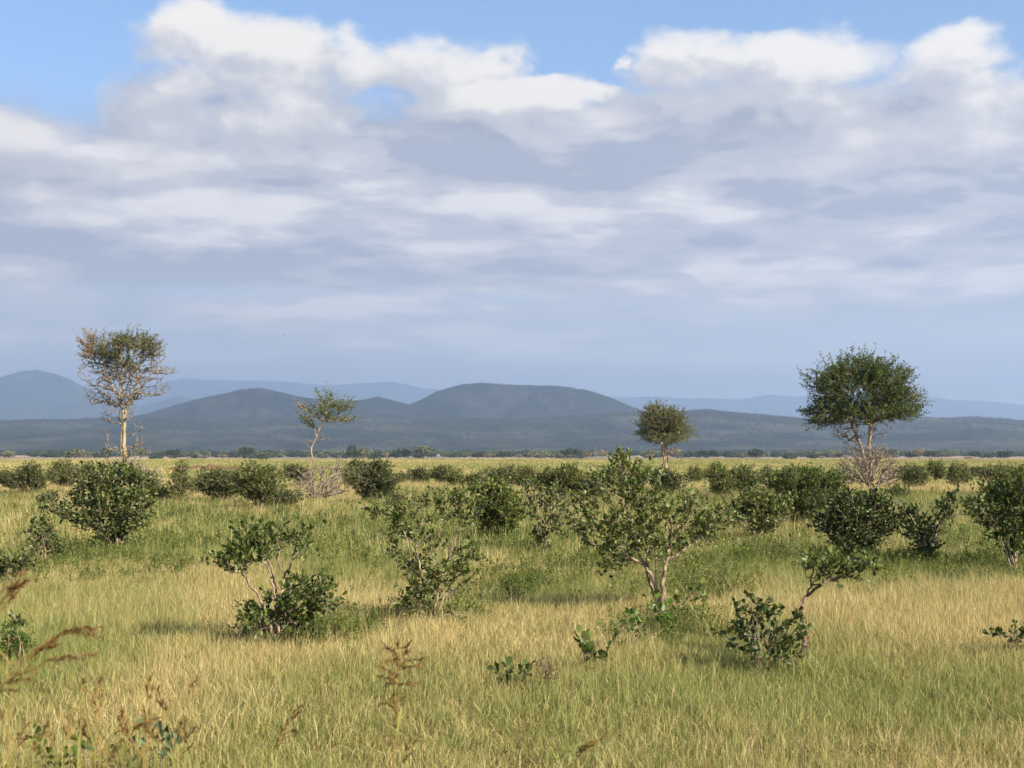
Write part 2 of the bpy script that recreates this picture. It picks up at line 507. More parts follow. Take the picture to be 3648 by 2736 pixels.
earth_bank('earth_bank', 'low brown earth bank behind the shrubs', 580, 1000, 1678, 0.7)
earth_bank('earth_bank', 'low brown earth bank behind the small leaning acacia', 1030, 1300, 1680, 0.5)


# ---------------------------------------------------------------- hills
def hill_mat(name, dark, light, scale):
    m, N = new_mat(name)
    geo = N.new('ShaderNodeNewGeometry')
    P = N.v('MULTIPLY', geo.outputs['Position'], (scale, scale * 0.7, scale * 1.6))
    n = N.noise(P, 1.0, 7.0, 0.62)
    n2 = N.noise(P, 9.0, 4.0, 0.6)
    c = N.mix(N.smooth(n, 0.40, 0.62), dark, light)
    c = N.mix(N.smooth(n2, 0.35, 0.70), c, N.mix(1.0, c, (0.55, 0.6, 0.6), 'MULTIPLY'))
    b = N.new('ShaderNodeBsdfDiffuse')
    N.put(b.inputs[0], c)
    return finish(m, N, b.outputs[0])


class Ridge:
    """a hill range as a height field: outline (photograph pixels, 2212 wide copy) at distance D, with depth"""
    def __init__(self, outline, D, front, back, foot=(), seed=1, rough=0.06):
        o = np.array(outline, float)
        self.px, self.h = o[:, 0], (970.0 - o[:, 1])            # pixels above the horizon
        self.D, self.front, self.back, self.seed, self.rough = D, front, back, seed, rough
        self.foot = foot
    def z(self, x, y):
        px = 1106.0 + x / np.maximum(y, 1.0) * 3032.0
        # spurs: shift the outline a little with depth
        k = np.interp(px, self.px, self.h, left=-60, right=-60) / 3032.0
        top = k * self.D + CAM_H
        t = np.where(y < self.D, (y - (self.D - self.front)) / self.front, 1 - (y - self.D) / self.back)
        t = np.clip(t, 0, 1)
        if len(self.foot):
            prof = np.interp(t, [p for p, _ in self.foot], [q for _, q in self.foot])
        else:
            prof = t * t * (3 - 2 * t)
        n = fbm(x / (self.front * 0.22), y / (self.front * 0.30), 5, self.seed) - 0.5
        edge = np.minimum(1, (1 - t) * 5)
        z = top * prof * (1 + np.minimum(n, 0.06) * 1.9 * edge * (0.3 + 0.7 * t)) + top * self.rough * (fbm(x / 120.0, y / 120.0, 3, self.seed + 7) - 0.5) * t
        z = np.where(y < self.D, np.minimum(z, k * y * (0.985 + 0.015 * t) + CAM_H), z)      # spurs stay under the skyline
        return -14.0 + (z + 14.0) * sstep(t, 0.0, 0.06)
    def build(self, name, label, mat, nx=420, ny=90):
        px = np.linspace(self.px[0], self.px[-1], nx)
        tt = np.linspace(0, 1, ny)
        y = np.concatenate([self.D - self.front * (1 - tt), self.D + self.back * np.linspace(0.06, 1, ny // 4)])
        Yg, Pg = np.meshgrid(y, px, indexing='ij')
        Xg = (Pg - 1106.0) / 3032.0 * Yg
        V = np.stack([Xg, Yg, self.z(Xg, Yg)], -1).reshape(-1, 3)
        i, j = np.meshgrid(np.arange(len(y) - 1), np.arange(nx - 1), indexing='ij')
        a = i * nx + j
        F = np.stack([a, a + 1, a + nx + 1, a + nx], -1).reshape(-1, 4)
        tag(add(name, make_mesh(name, V, F, mat, smooth=True)), label, kind='structure')
        return self


FAR_BLUE = hill_mat('far_forest', (0.025, 0.036, 0.028), (0.040, 0.050, 0.032), 0.004)
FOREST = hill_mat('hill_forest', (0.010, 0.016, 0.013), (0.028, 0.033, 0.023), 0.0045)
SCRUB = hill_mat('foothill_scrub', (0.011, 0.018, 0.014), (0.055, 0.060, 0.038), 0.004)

far_range = Ridge([(-700, 885), (-300, 850), (0, 872), (200, 850), (300, 850), (350, 828), (400, 819), (500, 822), (600, 823), (700, 832), (780, 828),
                   (850, 824), (900, 838), (1100, 850), (1340, 858), (1420, 856), (1500, 862), (1600, 862), (1660, 852), (1720, 856), (1800, 858),
                   (1900, 855), (1950, 852), (2000, 856), (2060, 864), (2130, 868), (2212, 875), (2500, 860), (2900, 880)],
                  23500, 4500, 1900, seed=61, rough=0.02).build('far_mountain_range', 'faintest pale blue mountain range on the horizon', FAR_BLUE, 500, 40)
peak = Ridge([(-600, 900), (-250, 840), (-60, 826), (0, 815), (40, 803), (80, 799), (115, 806), (150, 818), (175, 832), (230, 856), (300, 880), (340, 868),
              (385, 856), (430, 866), (480, 890), (560, 915), (700, 930)],
             14500, 4500, 2800, seed=23, rough=0.03).build('mountain', 'pointed hazy blue mountain behind the half bare yellow acacia', FAR_BLUE, 360, 60)
table = Ridge([(840, 915), (870, 880), (905, 868), (940, 850), (970, 840), (1000, 832), (1040, 829), (1080, 832), (1150, 834), (1230, 836), (1270, 845),
               (1320, 862), (1370, 883), (1420, 898), (1480, 912)],
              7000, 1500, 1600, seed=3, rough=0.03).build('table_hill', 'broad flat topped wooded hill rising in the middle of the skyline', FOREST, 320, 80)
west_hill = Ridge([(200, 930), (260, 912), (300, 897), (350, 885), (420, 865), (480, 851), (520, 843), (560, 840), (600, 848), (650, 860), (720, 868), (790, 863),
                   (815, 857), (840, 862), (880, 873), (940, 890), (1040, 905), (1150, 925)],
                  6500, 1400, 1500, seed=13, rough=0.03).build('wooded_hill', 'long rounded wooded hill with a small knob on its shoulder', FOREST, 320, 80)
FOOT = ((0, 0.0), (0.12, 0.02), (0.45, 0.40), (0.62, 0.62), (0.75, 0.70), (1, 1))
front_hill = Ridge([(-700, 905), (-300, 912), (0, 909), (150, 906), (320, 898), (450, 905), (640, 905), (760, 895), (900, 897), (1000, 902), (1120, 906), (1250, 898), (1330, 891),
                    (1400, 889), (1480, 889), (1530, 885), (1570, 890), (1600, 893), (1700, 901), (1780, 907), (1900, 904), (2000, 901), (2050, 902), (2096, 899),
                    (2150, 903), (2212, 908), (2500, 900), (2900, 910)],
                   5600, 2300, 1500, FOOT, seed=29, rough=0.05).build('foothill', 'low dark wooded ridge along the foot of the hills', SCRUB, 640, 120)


# ---------------------------------------------------------------- haze
def build_haze():
    m, N = new_mat('air')
    v = N.new('ShaderNodeVolumePrincipled')
    v.inputs['Color'].default_value = (0.42, 0.565, 0.835, 1)
    v.inputs['Density'].default_value = HAZE
    v.inputs['Anisotropy'].default_value = 0.36
    o = N.new('ShaderNodeOutputMaterial')
    m.node_tree.links.new(v.outputs[0], o.inputs['Volume'])
    r, z0, z1 = 26000.0, -16.0, 1300.0
    V = [(sx * r, sy * r, z) for z in (z0, z1) for sx, sy in ((-1, -1), (1, -1), (1, 1), (-1, 1))]
    F = np.array([(3, 2, 1, 0), (4, 5, 6, 7), (0, 1, 5, 4), (1, 2, 6, 5), (2, 3, 7, 6), (3, 0, 4, 7)])
    tag(add('haze', make_mesh('haze', V, F, m)), 'thin blue haze over the plain and hills', kind='stuff')


HAZE = 1.0e-4
build_haze()

# ---------------------------------------------------------------- plant materials
LEAF = plant_mat('shrub_leaf', [(0.0, (0.030, 0.050, 0.010)), (0.45, (0.062, 0.088, 0.017)), (0.8, (0.112, 0.14, 0.031)), (1.0, (0.20, 0.205, 0.068))], 0.45, 0.35, 0.26)
LEAF_DARK = plant_mat('dark_shrub_leaf', [(0.0, (0.022, 0.038, 0.008)), (0.6, (0.048, 0.070, 0.015)), (1.0, (0.14, 0.155, 0.044))], 0.45, 0.35, 0.22)
LEAF_LIGHT = plant_mat('light_shrub_leaf', [(0.0, (0.045, 0.072, 0.012)), (0.6, (0.092, 0.124, 0.022)), (1.0, (0.20, 0.21, 0.05))], 0.48, 0.3, 0.32)
LEAF_GREY = plant_mat('silvery_leaf', [(0.0, (0.060, 0.082, 0.038)), (0.6, (0.10, 0.13, 0.062)), (1.0, (0.17, 0.20, 0.11))], 0.6, 0.1, 0.25)
LEAF_FRESH = plant_mat('fresh_leaf', [(0.0, (0.04, 0.08, 0.012)), (0.6, (0.075, 0.13, 0.018)), (1.0, (0.14, 0.20, 0.035))], 0.45, 0.35, 0.4)
LEAFLET = plant_mat('acacia_leaflet', [(0.0, (0.040, 0.066, 0.015)), (0.5, (0.078, 0.112, 0.024)), (1.0, (0.17, 0.19, 0.06))], 0.6, 0.2, 0.35)
LEAFLET_OLIVE = plant_mat('olive_leaflet', [(0.0, (0.055, 0.070, 0.022)), (0.5, (0.095, 0.105, 0.036)), (1.0, (0.17, 0.165, 0.075))], 0.6, 0.2, 0.35)
LEAFLET_RUST = plant_mat('rusty_leaflet', [(0.0, (0.13, 0.075, 0.032)), (0.5, (0.23, 0.14, 0.065)), (1.0, (0.34, 0.23, 0.125))], 0.7, 0.2, 0.3)


def bark_mat(name, a, b, scale=9.0):
    m, N = new_mat(name)
    tc = N.new('ShaderNodeTexCoord')
    n = N.noise(N.v('MULTIPLY', tc.outputs['Object'], (scale, scale, scale * 0.35)), 1.0, 5.0, 0.65)
    c = N.mix(N.smooth(n, 0.33, 0.66), a, b)
    p = N.new('ShaderNodeBsdfPrincipled')
    N.put(p.inputs['Base Color'], c)
    p.inputs['Roughness'].default_value = 0.85
    p.inputs['Specular IOR Level'].default_value = 0.2
    bp = N.new('ShaderNodeBump'); bp.inputs['Strength'].default_value = 0.5; bp.inputs['Distance'].default_value = 0.01
    N.put(bp.inputs['Height'], n); m.node_tree.links.new(bp.outputs[0], p.inputs['Normal'])
    return finish(m, N, p.outputs[0])


BARK = bark_mat('shrub_bark', (0.10, 0.068, 0.045), (0.33, 0.255, 0.18), 22.0)
BARK_DARK = bark_mat('dark_bark', (0.085, 0.05, 0.032), (0.20, 0.135, 0.09), 22.0)
BARK_YELLOW = bark_mat('yellow_bark', (0.18, 0.14, 0.08), (0.34, 0.275, 0.16), 2.0)
BARK_TREE = bark_mat('acacia_bark', (0.13, 0.095, 0.065), (0.34, 0.25, 0.16), 4.0)
DEADWOOD = bark_mat('dead_wood', (0.11, 0.088, 0.070), (0.28, 0.23, 0.185), 8.0)
DRY_TWIG = bark_mat('dry_twig', (0.085, 0.068, 0.054), (0.25, 0.205, 0.16), 5.0)

# ---------------------------------------------------------------- plant building
def unit(a):
    return a / np.maximum(np.linalg.norm(a, axis=-1, keepdims=True), 1e-9)


def tube_geo(p0, p1, r0, r1, sides=5):
    p0, p1 = np.asarray(p0, float), np.asarray(p1, float)
    D = unit(p1 - p0)
    ref = np.tile([0.31, 0.87, 0.38], (len(D), 1))
    A = unit(np.cross(D, ref)); B = np.cross(D, A)
    th = np.arange(sides) * 2 * math.pi / sides
    ring = A[:, None, :] * np.cos(th)[None, :, None] + B[:, None, :] * np.sin(th)[None, :, None]
    q1 = p1 + D * (np.asarray(r1)[:, None] * 0.4)
    v0 = p0[:, None, :] + ring * np.asarray(r0)[:, None, None]
    v1 = q1[:, None, :] + ring * np.asarray(r1)[:, None, None]
    V = np.concatenate([v0, v1], 1).reshape(-1, 3)
    k = np.arange(sides)
    f = np.stack([k, (k + 1) % sides, sides + (k + 1) % sides, sides + k], -1)
    F = (np.arange(len(D)) * 2 * sides)[:, None, None] + f[None]
    return V, F.reshape(-1, 4)


class Skeleton:
    """stems laid by hand plus twigs that reach every target by the shortest way"""
    def __init__(self, seed):
        self.r = np.random.default_rng(seed)
        n = 60000
        self.pos = np.zeros((n, 3)); self.par = np.full(n, -1); self.plen = np.zeros(n)
        self.stem = np.zeros(n, int); self.fix = np.zeros(n); self.n = 0; self.ns = 0
    def path(self, pts, rad, sub=3, wob=0.0):
        pts = np.asarray(pts, float)
        # Catmull-Rom through the given points
        P = np.vstack([2 * pts[0] - pts[1], pts, 2 * pts[-1] - pts[-2]])
        out, rr = [], []
        for i in range(1, len(P) - 2):
            for s in range(sub):
                t = s / sub
                out.append(0.5 * ((2 * P[i]) + (-P[i - 1] + P[i + 1]) * t + (2 * P[i - 1] - 5 * P[i] + 4 * P[i + 1] - P[i + 2]) * t * t
                                  + (-P[i - 1] + 3 * P[i] - 3 * P[i + 1] + P[i + 2]) * t ** 3))
                rr.append(rad[i - 1] * (1 - t) + rad[i] * t)
        out.append(P[-2]); rr.append(rad[-1])
        out = np.array(out)
        out[1:-1] += self.r.normal(0, 1, out[1:-1].shape) * wob
        par = -1
        if self.n:
            d = np.linalg.norm(self.pos[:self.n] - out[0], axis=1)
            j = int(d.argmin())
            if d[j] < 0.25 * np.linalg.norm(out[-1] - out[0]) and self.fix[j] > 0: par = j
        for q, r in zip(out, rr):
            i = self.n
            self.pos[i] = q; self.par[i] = par; self.fix[i] = r; self.stem[i] = self.ns
            self.plen[i] = self.plen[par] + np.linalg.norm(q - self.pos[par]) if par >= 0 else 0.0
            par = i; self.n += 1
        self.ns += 1
    def reach(self, targets, alpha=0.35, seg=0.12, jit=0.12, droop=0.0, skip=0.0):
        base = self.pos[0]
        order = np.argsort(np.linalg.norm(targets - base, axis=1))
        tips = np.zeros(len(targets), int)
        ok = np.zeros(60000, bool)
        ok[:self.n] = self.plen[:self.n] >= skip
        for k in order:
            t = targets[k]
            d = np.linalg.norm(self.pos[:self.n] - t, axis=1)
            c = d + alpha * self.plen[:self.n]
            c[~ok[:self.n]] += 1e3
            j = int(c.argmin())
            far = d[j]
            m = max(1, min(6, int(math.ceil(far / seg))))
            a = self.pos[j].copy()
            for s in range(1, m + 1):
                u = s / m
                q = a + (t - a) * u
                if s < m:
                    q = q + self.r.normal(0, 1, 3) * jit * seg
                    q[2] -= droop * far * u * (1 - u)
                i = self.n
                self.pos[i] = q; self.par[i] = j; self.stem[i] = self.stem[j]
                self.plen[i] = self.plen[j] + np.linalg.norm(q - self.pos[j])
                ok[i] = True
                j = i; self.n += 1
            tips[k] = j
        return tips
    def edges(self, tip_r, power=0.46, cap=None):
        n = self.n
        cnt = np.zeros(n)
        has = np.zeros(n, bool); has[self.par[:n][self.par[:n] >= 0]] = True
        cnt[~has] = 1
        for i in range(n - 1, -1, -1):
            if self.par[i] >= 0: cnt[self.par[i]] += cnt[i]
        r = tip_r * np.maximum(cnt, 1) ** power
        if cap is not None: r = np.minimum(r, cap)
        r = np.where(self.fix[:n] > 0, self.fix[:n], r)
        i = np.nonzero(self.par[:n] >= 0)[0]
        p = self.par[i]
        r0 = np.minimum(r[p], np.maximum(r[i] * 1.35, tip_r))
        r0 = np.where(self.fix[i] > 0, r[p], r0)
        return self.pos[p], self.pos[i], r0, r[i], self.stem[i], self.fix[i] > 0


# leaf outlines: (along, across, lift) and faces
T_BIG = (np.array([(0, 0, 0), (.34, -.36, .07), (.36, 0, 0), (.34, .36, .07), (.74, -.5, .08), (.78, 0, -.04), (.74, .5, .08), (1.0, 0, -.10)]),
         np.array([(0, 2, 1), (0, 3, 2), (4, 5, 7), (5, 6, 7)]), np.array([(1, 2, 5, 4), (2, 3, 6, 5)]))
T_SMALL = (np.array([(0, 0, 0), (.6, -.5, .12), (.6, .5, .12), (1.0, 0, -.05)]), np.array([(0, 3, 1), (0, 2, 3)]), np.zeros((0, 4), int))


def rosettes(tips, dirs, per, size, r, spread=1.0, up=0.35, ratio=0.62):
    """leaves along short upright shoots at the twig ends: base points, directions, normals, lengths, widths; and the shoots"""
    n = len(tips)
    out = unit(dirs) * 0.45 + unit(tips - tips.mean(0)) * 0.45 + np.array([0, 0, 0.15 + up]) + r.normal(0, 0.28, (n, 3))
    D0s = unit(out)
    ln = size * r.uniform(0.8, 2.9, n) * (r.random(n) ** 0.5)
    D0 = np.repeat(D0s, per, axis=0)
    u = np.tile(np.linspace(0.0, 1.0, per), n) + r.normal(0, 0.06, n * per)
    P = np.repeat(tips, per, axis=0) + D0 * (u * np.repeat(ln, per))[:, None]
    rnd = unit(r.normal(0, 1, (n * per, 3)))
    D = unit(D0 * (0.30 + 0.55 * np.clip(u, 0, 1))[:, None] + rnd * spread * 0.75 + np.array([0, 0, up * 0.5]))
    Nn = unit(np.array([0, 0, 1.0]) * 0.45 + r.normal(0, 0.7, (n * per, 3)))
    Nn = unit(Nn - D * np.sum(Nn * D, axis=1, keepdims=True))
    L = size * r.uniform(0.45, 1.25, n * per)
    return P, D, Nn, L, L * ratio * r.uniform(0.7, 1.15, n * per), (tips, tips + D0s * ln[:, None])


def leaf_geo(P, D, Nn, L, W, tmpl, r):
    t, tri, quad = tmpl
    S = np.cross(D, Nn)
    V = (P[:, None] + D[:, None] * (t[None, :, 0:1] * L[:, None, None]) + S[:, None] * (t[None, :, 1:2] * W[:, None, None])
         + Nn[:, None] * (t[None, :, 2:3] * L[:, None, None]))
    k = len(t)
    off = (np.arange(len(P)) * k)[:, None, None]
    F = [(off + tri[None]).reshape(-1, 3)]
    if len(quad): F.append((off + quad[None]).reshape(-1, 4))
    tint = np.repeat(np.clip(r.beta(2.0, 2.2, len(P)), 0, 0.999) * 0.72, k)
    return V.reshape(-1, 3), F, tint


_leaf_shapes = {}
def unit_leaves(mat):
    if mat.name not in _leaf_shapes:
        out = []
        for k in range(3):
            t, tri, quad = T_BIG
            v = t.copy(); v[:, 1] *= (0.55, 0.65, 0.78)[k]; v[:, 2] *= (1.0, 1.6, 0.5)[k]
            out.append(make_mesh('leaf', v, [tri, quad], mat))
        _leaf_shapes[mat.name] = out
    return _leaf_shapes[mat.name]


def leaf_parts(P, D, Nn, L, mat, parent, r):
    shapes = unit_leaves(mat)
    S = np.cross(D, Nn)
    for i in range(len(P)):
        o = bpy.data.objects.new('leaf', shapes[i % 3])
        l = L[i]
        M = np.eye(4); M[:3, 0] = D[i] * l; M[:3, 1] = S[i] * l; M[:3, 2] = Nn[i] * l; M[:3, 3] = P[i]
        o.parent = parent
        o.matrix_basis = Matrix(M.tolist())
        COL.objects.link(o)


Q = 3648.0 / 2212.0


class Site:
    """stands a plant on the ground and turns photograph pixels (2212 wide copy) into points at the plant's distance"""
    def __init__(self, bx, by, hb=0.15, Y=None):
        if Y is None:
            self.X, self.Y, self.Z = spot(bx * Q, by * Q, hb)
        else:
            self.Y = Y; self.X = (bx * Q - CX) / FOCAL * Y; self.Z = float(ground_z(self.X, Y))
        self.s = Q / FOCAL * self.Y                       # metres per pixel
        self.org = np.array([self.X, self.Y, self.Z])
    def p(self, px, py, off=0.0):
        """point relative to the plant's foot"""
        y = self.Y + off
        return np.array([(px * Q - CX) / FOCAL * y - self.X, off, CAM_H - (py * Q - HORIZON) / FOCAL * y - self.Z])


def empty(name, site):
    o = bpy.data.objects.new(name, None)
    o.empty_display_size = 0.3
    o.location = site.org
    COL.objects.link(o)
    return o


def ball(r, n, shell=0.35):
    d = unit(r.normal(0, 1, (n, 3)))
    return d * (shell + (1 - shell) * r.random((n, 1)) ** 0.5)


GROUP_SHRUB = 'leafy shrubs growing in the savanna grass'
N_PLANT = [0]


def shrub(label, base, clusters, stems=None, dens=1.0, leaf=0.080, per=7, mat=None, bark=None, parts=0, name='shrub', cat='shrub',
          group=GROUP_SHRUB, stem_r=0.028, hb=0.15, tip_r=0.0035, depth=0.8, spread=1.0, up=0.35, ratio=0.62, swell=1.12):
    N_PLANT[0] += 1
    seed = 100 + N_PLANT[0]
    r = np.random.default_rng(seed)
    mat, bark = mat or LEAF, bark or BARK
    st = Site(*base, hb)
    root = tag(empty(name, st), label, cat, group)
    small = leaf * FOCAL / st.Y < 9.0                      # leaf under about 9 photograph pixels
    T, C = [], []
    for i, c in enumerate(clusters):
        cx, cy, rx, ry = c[0], c[1], c[2] * swell, c[3] * swell
        w = c[4] if len(c) > 4 else 1.0
        R = np.array([rx * st.s, rx * st.s * depth, ry * st.s])
        off = r.uniform(-0.45, 0.45) * rx * st.s * (len(clusters) > 1)
        ctr = st.p(cx, cy, off)
        area = R[0] * R[2] * 3.14
        n = int(np.clip(area * (270 if not small else 250) * w * dens, 3, 700))
        b = ball(r, n, 0.2)
        lump = 0.50 + 0.98 * vnoise(b[:, 0] * 2.7 + i * 7 + 50, b[:, 2] * 3.1 + b[:, 1] * 2.3 + 50, seed)[:, None]
        lump = lump * np.where(r.random((n, 1)) < 0.06, r.uniform(1.1, 1.45, (n, 1)), 1.0)
        t = ctr + b * lump * R
        t[:, 2] = np.maximum(t[:, 2], 0.06)
        T.append(t); C.append((ctr, R))
    T = np.concatenate(T)
    if not parts:                                              # leggy at the foot
        H = T[:, 2].max() * 0.5
        T[:, :2] *= np.clip(0.32 + 0.68 * T[:, 2:3] / H, 0.3, 1.0)
    sk = Skeleton(seed)
    if stems is None:
        for ctr, R in C:
            mid = np.array([ctr[0] * 0.35, ctr[1] * 0.35, ctr[2] * 0.45]) + r.normal(0, 0.04, 3)
            b0 = r.normal(0, 0.05, 3); b0[2] = -0.05
            q = stem_r * r.uniform(0.6, 1.0)
            sk.path([b0, mid, ctr - np.array([0, 0, R[2] * 0.35])], [q, q * 0.7, q * 0.4], 3, 0.012)
    else:
        for s in stems:
            pts = [st.p(*p) if len(p) > 2 else st.p(p[0], p[1], r.uniform(-0.12, 0.12) * (k > 0)) for k, p in enumerate(s[1:])]
            n = len(pts); q = s[0] * 0.55
            sk.path(pts, [q * (1 - 0.62 * k / (n - 1)) for k in range(n)], 4, 0.010)
    tips = sk.reach(T, 0.30, max(0.10, st.s * 6), 0.22, skip=0.12)
    e0, e1, r0, r1, sid, thick = sk.edges(max(tip_r, st.Y * 0.00010), 0.42, cap=stem_r * 0.5)
    if parts:
        for k in range(sk.ns):
            m = thick & (sid == k)
            if m.any():
                V, F = tube_geo(e0[m], e1[m], r0[m], r1[m], 8)
                add('stem', make_mesh('stem', V, F, bark, smooth=True), root)
        m = ~thick
        V, F = tube_geo(e0[m], e1[m], r0[m], r1[m], 4)
        tag(add('twigs', make_mesh('twigs', V, F, bark), root), kind='stuff')
    else:
        V, F = tube_geo(e0, e1, r0, r1, 4)
        add('stem', make_mesh('stem', V, F, bark), root)
    d = sk.pos[tips] - sk.pos[sk.par[tips]]
    P, D, Nn, L, W, (h0, h1) = rosettes(sk.pos[tips], d, per, leaf, r, spread, up, ratio)
    tr = max(tip_r, st.Y * 0.00010)
    V, F = tube_geo(h0, h1, np.full(len(h0), tr), np.full(len(h0), tr * .5), 3)
    tag(add('shoots', make_mesh('shoots', V, F, bark), root), kind='stuff')
    keep = P[:, 2] > 0.02
    P, D, Nn, L, W = P[keep], D[keep], Nn[keep], L[keep], W[keep]
    if parts:
        o = np.argsort(P[:, 1] - 2.0 * L)                       # those towards the viewer show largest
        own, rest = o[:parts], o[parts:]
        leaf_parts(P[own], D[own], Nn[own], L[own], mat, root, r)
    else:
        rest = np.arange(len(P))
    if len(rest):
        V, F, tint = leaf_geo(P[rest], D[rest], Nn[rest], L[rest], W[rest], T_SMALL if small else T_BIG, r)
        tag(add('foliage', make_mesh('foliage', V, F, mat, {'tint': tint}), root), kind='stuff')
    return root


def dead_shrub(label, base, clusters, n=260, name='dead_shrub', stem_r=0.03, hb=0.1, mat=None, group=None, depth=0.9):
    N_PLANT[0] += 1
    seed = 100 + N_PLANT[0]
    r = np.random.default_rng(seed)
    st = Site(*base, hb)
    root = tag(empty(name, st), label, 'dead shrub', group)
    sk = Skeleton(seed)
    T = []
    tot = sum(c[2] * c[3] for c in clusters)
    for cx, cy, rx, ry in clusters:
        R = np.array([rx * st.s, rx * st.s * depth, ry * st.s])
        ctr = st.p(cx, cy, r.uniform(-.2, .2) * rx * st.s)
        t = ctr + ball(r, int(n * rx * ry / tot) + 4, 0.45) * R
        t[:, 2] = np.maximum(t[:, 2], 0.1)
        T.append(t)
        b0 = r.normal(0, 0.08, 3); b0[2] = 0
        mid = np.array([ctr[0] * 0.45, ctr[1] * 0.45, ctr[2] * 0.5])
        sk.path([b0, mid, ctr], [stem_r, stem_r * .7, stem_r * .45], 3, 0.03)
    T = np.concatenate(T)
    sk.reach(T, 0.55, max(0.2, st.s * 8), 0.25, skip=0.1)
    e0, e1, r0, r1, sid, thick = sk.edges(max(0.004, st.Y * 0.00023), 0.36, cap=stem_r)
    V, F = tube_geo(e0[thick], e1[thick], r0[thick], r1[thick], 5)
    add('stem', make_mesh('stem', V, F, mat or DEADWOOD), root)
    V, F = tube_geo(e0[~thick], e1[~thick], r0[~thick], r1[~thick], 3)
    tag(add('twigs', make_mesh('twigs', V, F, mat or DEADWOOD), root), kind='stuff')
    return root


def acacia(label, site, trunks, crowns, bark, name='acacia_tree', spray=0.7, per=20, leaflet=0.11, bare=(), tip_r=0.012, group=None,
           dead_mat=None, alpha=0.25, power=0.46, twig_mat=None):
    """trunks: hand-laid limbs; crowns: (cx, cy, rx, ry, sprays, material); bare: (cx, cy, rx, ry, twigs) leafless tangles"""
    N_PLANT[0] += 1
    seed = 100 + N_PLANT[0]
    r = np.random.default_rng(seed)
    st = site
    root = tag(empty(name, st), label, 'tree', group)
    sk = Skeleton(seed)
    for tr in trunks:
        pts = [st.p(*p) for p in tr[1:]]
        n = len(pts)
        q0, q1 = tr[0]
        sk.path(pts, [q0 + (q1 - q0) * k / (n - 1) for k in range(n)], 4, q0 * 0.12)
    main = sk.n
    T, M = [], []
    allc = np.array([st.p(c[0], c[1]) for c in crowns])
    mid = allc.mean(0)
    for i, c in enumerate(crowns):
        R = np.array([c[2] * st.s, c[2] * st.s * 0.95, c[3] * st.s])
        ctr = st.p(c[0], c[1], r.uniform(-.25, .25) * R[0] * (len(crowns) > 1))
        b = ball(r, c[4], 0.30)
        lump = 0.66 + 0.62 * vnoise(b[:, 0] * 2.6 + 40 + i * 9, b[:, 2] * 2.6 + b[:, 1] * 2 + 40, seed)[:, None]
        T.append(ctr + b * lump * R); M += [c[5]] * c[4]
    T = np.concatenate(T)
    tips = sk.reach(T, alpha, max(0.3, spray * 0.6), 0.16, skip=0.6 * max(sk.plen[:main]) * 0.6)
    live_n = sk.n
    btips = None
    for c in bare:
        R = np.array([c[2] * st.s, c[2] * st.s * 0.9, c[3] * st.s])
        t = st.p(c[0], c[1]) + ball(r, c[4], 0.4) * R
        sk.reach(t, 0.15, max(0.25, spray * 0.5), 0.30, droop=0.15)
    e0, e1, r0, r1, sid, thick = sk.edges(tip_r, power, cap=trunks[0][0][0] * 0.55)
    V, F = tube_geo(e0[thick], e1[thick], r0[thick], r1[thick], 7)
    add('trunk', make_mesh('trunk', V, F, bark, smooth=True), root)
    idx = np.nonzero(sk.par[:sk.n] >= 0)[0]
    dead = (~thick) & (idx >= live_n)
    live = (~thick) & (idx < live_n)
    V, F = tube_geo(e0[live], e1[live], r0[live], r1[live], 4)
    tag(add('branches', make_mesh('branches', V, F, bark), root), kind='stuff')
    if dead.any():
        V, F = tube_geo(e0[dead], e1[dead], r0[dead] * 1.4, r1[dead] * 1.4, 3)
        tag(add('bare_twigs', make_mesh('bare_twigs', V, F, dead_mat or DEADWOOD), root), kind='stuff')
    # sprays of leaflets along the last bit of every twig
    tp = sk.pos[tips]
    out = unit(unit(tp - mid - np.array([0, 0, -0.6])) + 0.5 * unit(tp - sk.pos[sk.par[tips]]) + np.array([0, 0, 0.15]) + r.normal(0, 0.28, tp.shape))
    sl = spray * r.uniform(0.35, 1.2, len(tp)) * np.where(r.random(len(tp)) < 0.12, 1.6, 1.0)
    V, F = tube_geo(tp - out * 0.1 * spray, tp + out * sl[:, None], np.full(len(tp), tip_r), np.full(len(tp), tip_r * 0.4), 3)
    tag(add('twigs', make_mesh('twigs', V, F, twig_mat or bark), root), kind='stuff')
    mats = {id(m): m for m in M}
    Mi = np.array([id(m) for m in M])
    for mid_, mm in mats.items():
        k = np.nonzero(Mi == mid_)[0]
        t = r.uniform(-0.45, 1.05, (len(k), per))
        P = tp[k][:, None] + out[k][:, None] * (t * sl[k][:, None])[..., None] + r.normal(0, 0.06 * spray, (len(k), per, 3))
        P = P.reshape(-1, 3)
        D = unit(np.repeat(out[k], per, 0) * 0.6 + r.normal(0, 0.8, P.shape))
        Nn = unit(r.normal(0, 0.8, P.shape) + np.array([0, 0, 0.8]))
        Nn = unit(Nn - D * np.sum(Nn * D, axis=1, keepdims=True))
        L = leaflet * r.uniform(0.6, 1.4, len(P))
        V, F, tint = leaf_geo(P, D, Nn, L, L * 0.55, T_SMALL, r)
        tag(add('crown', make_mesh('crown', V, F, mm, {'tint': tint}), root), kind='stuff')
    return root

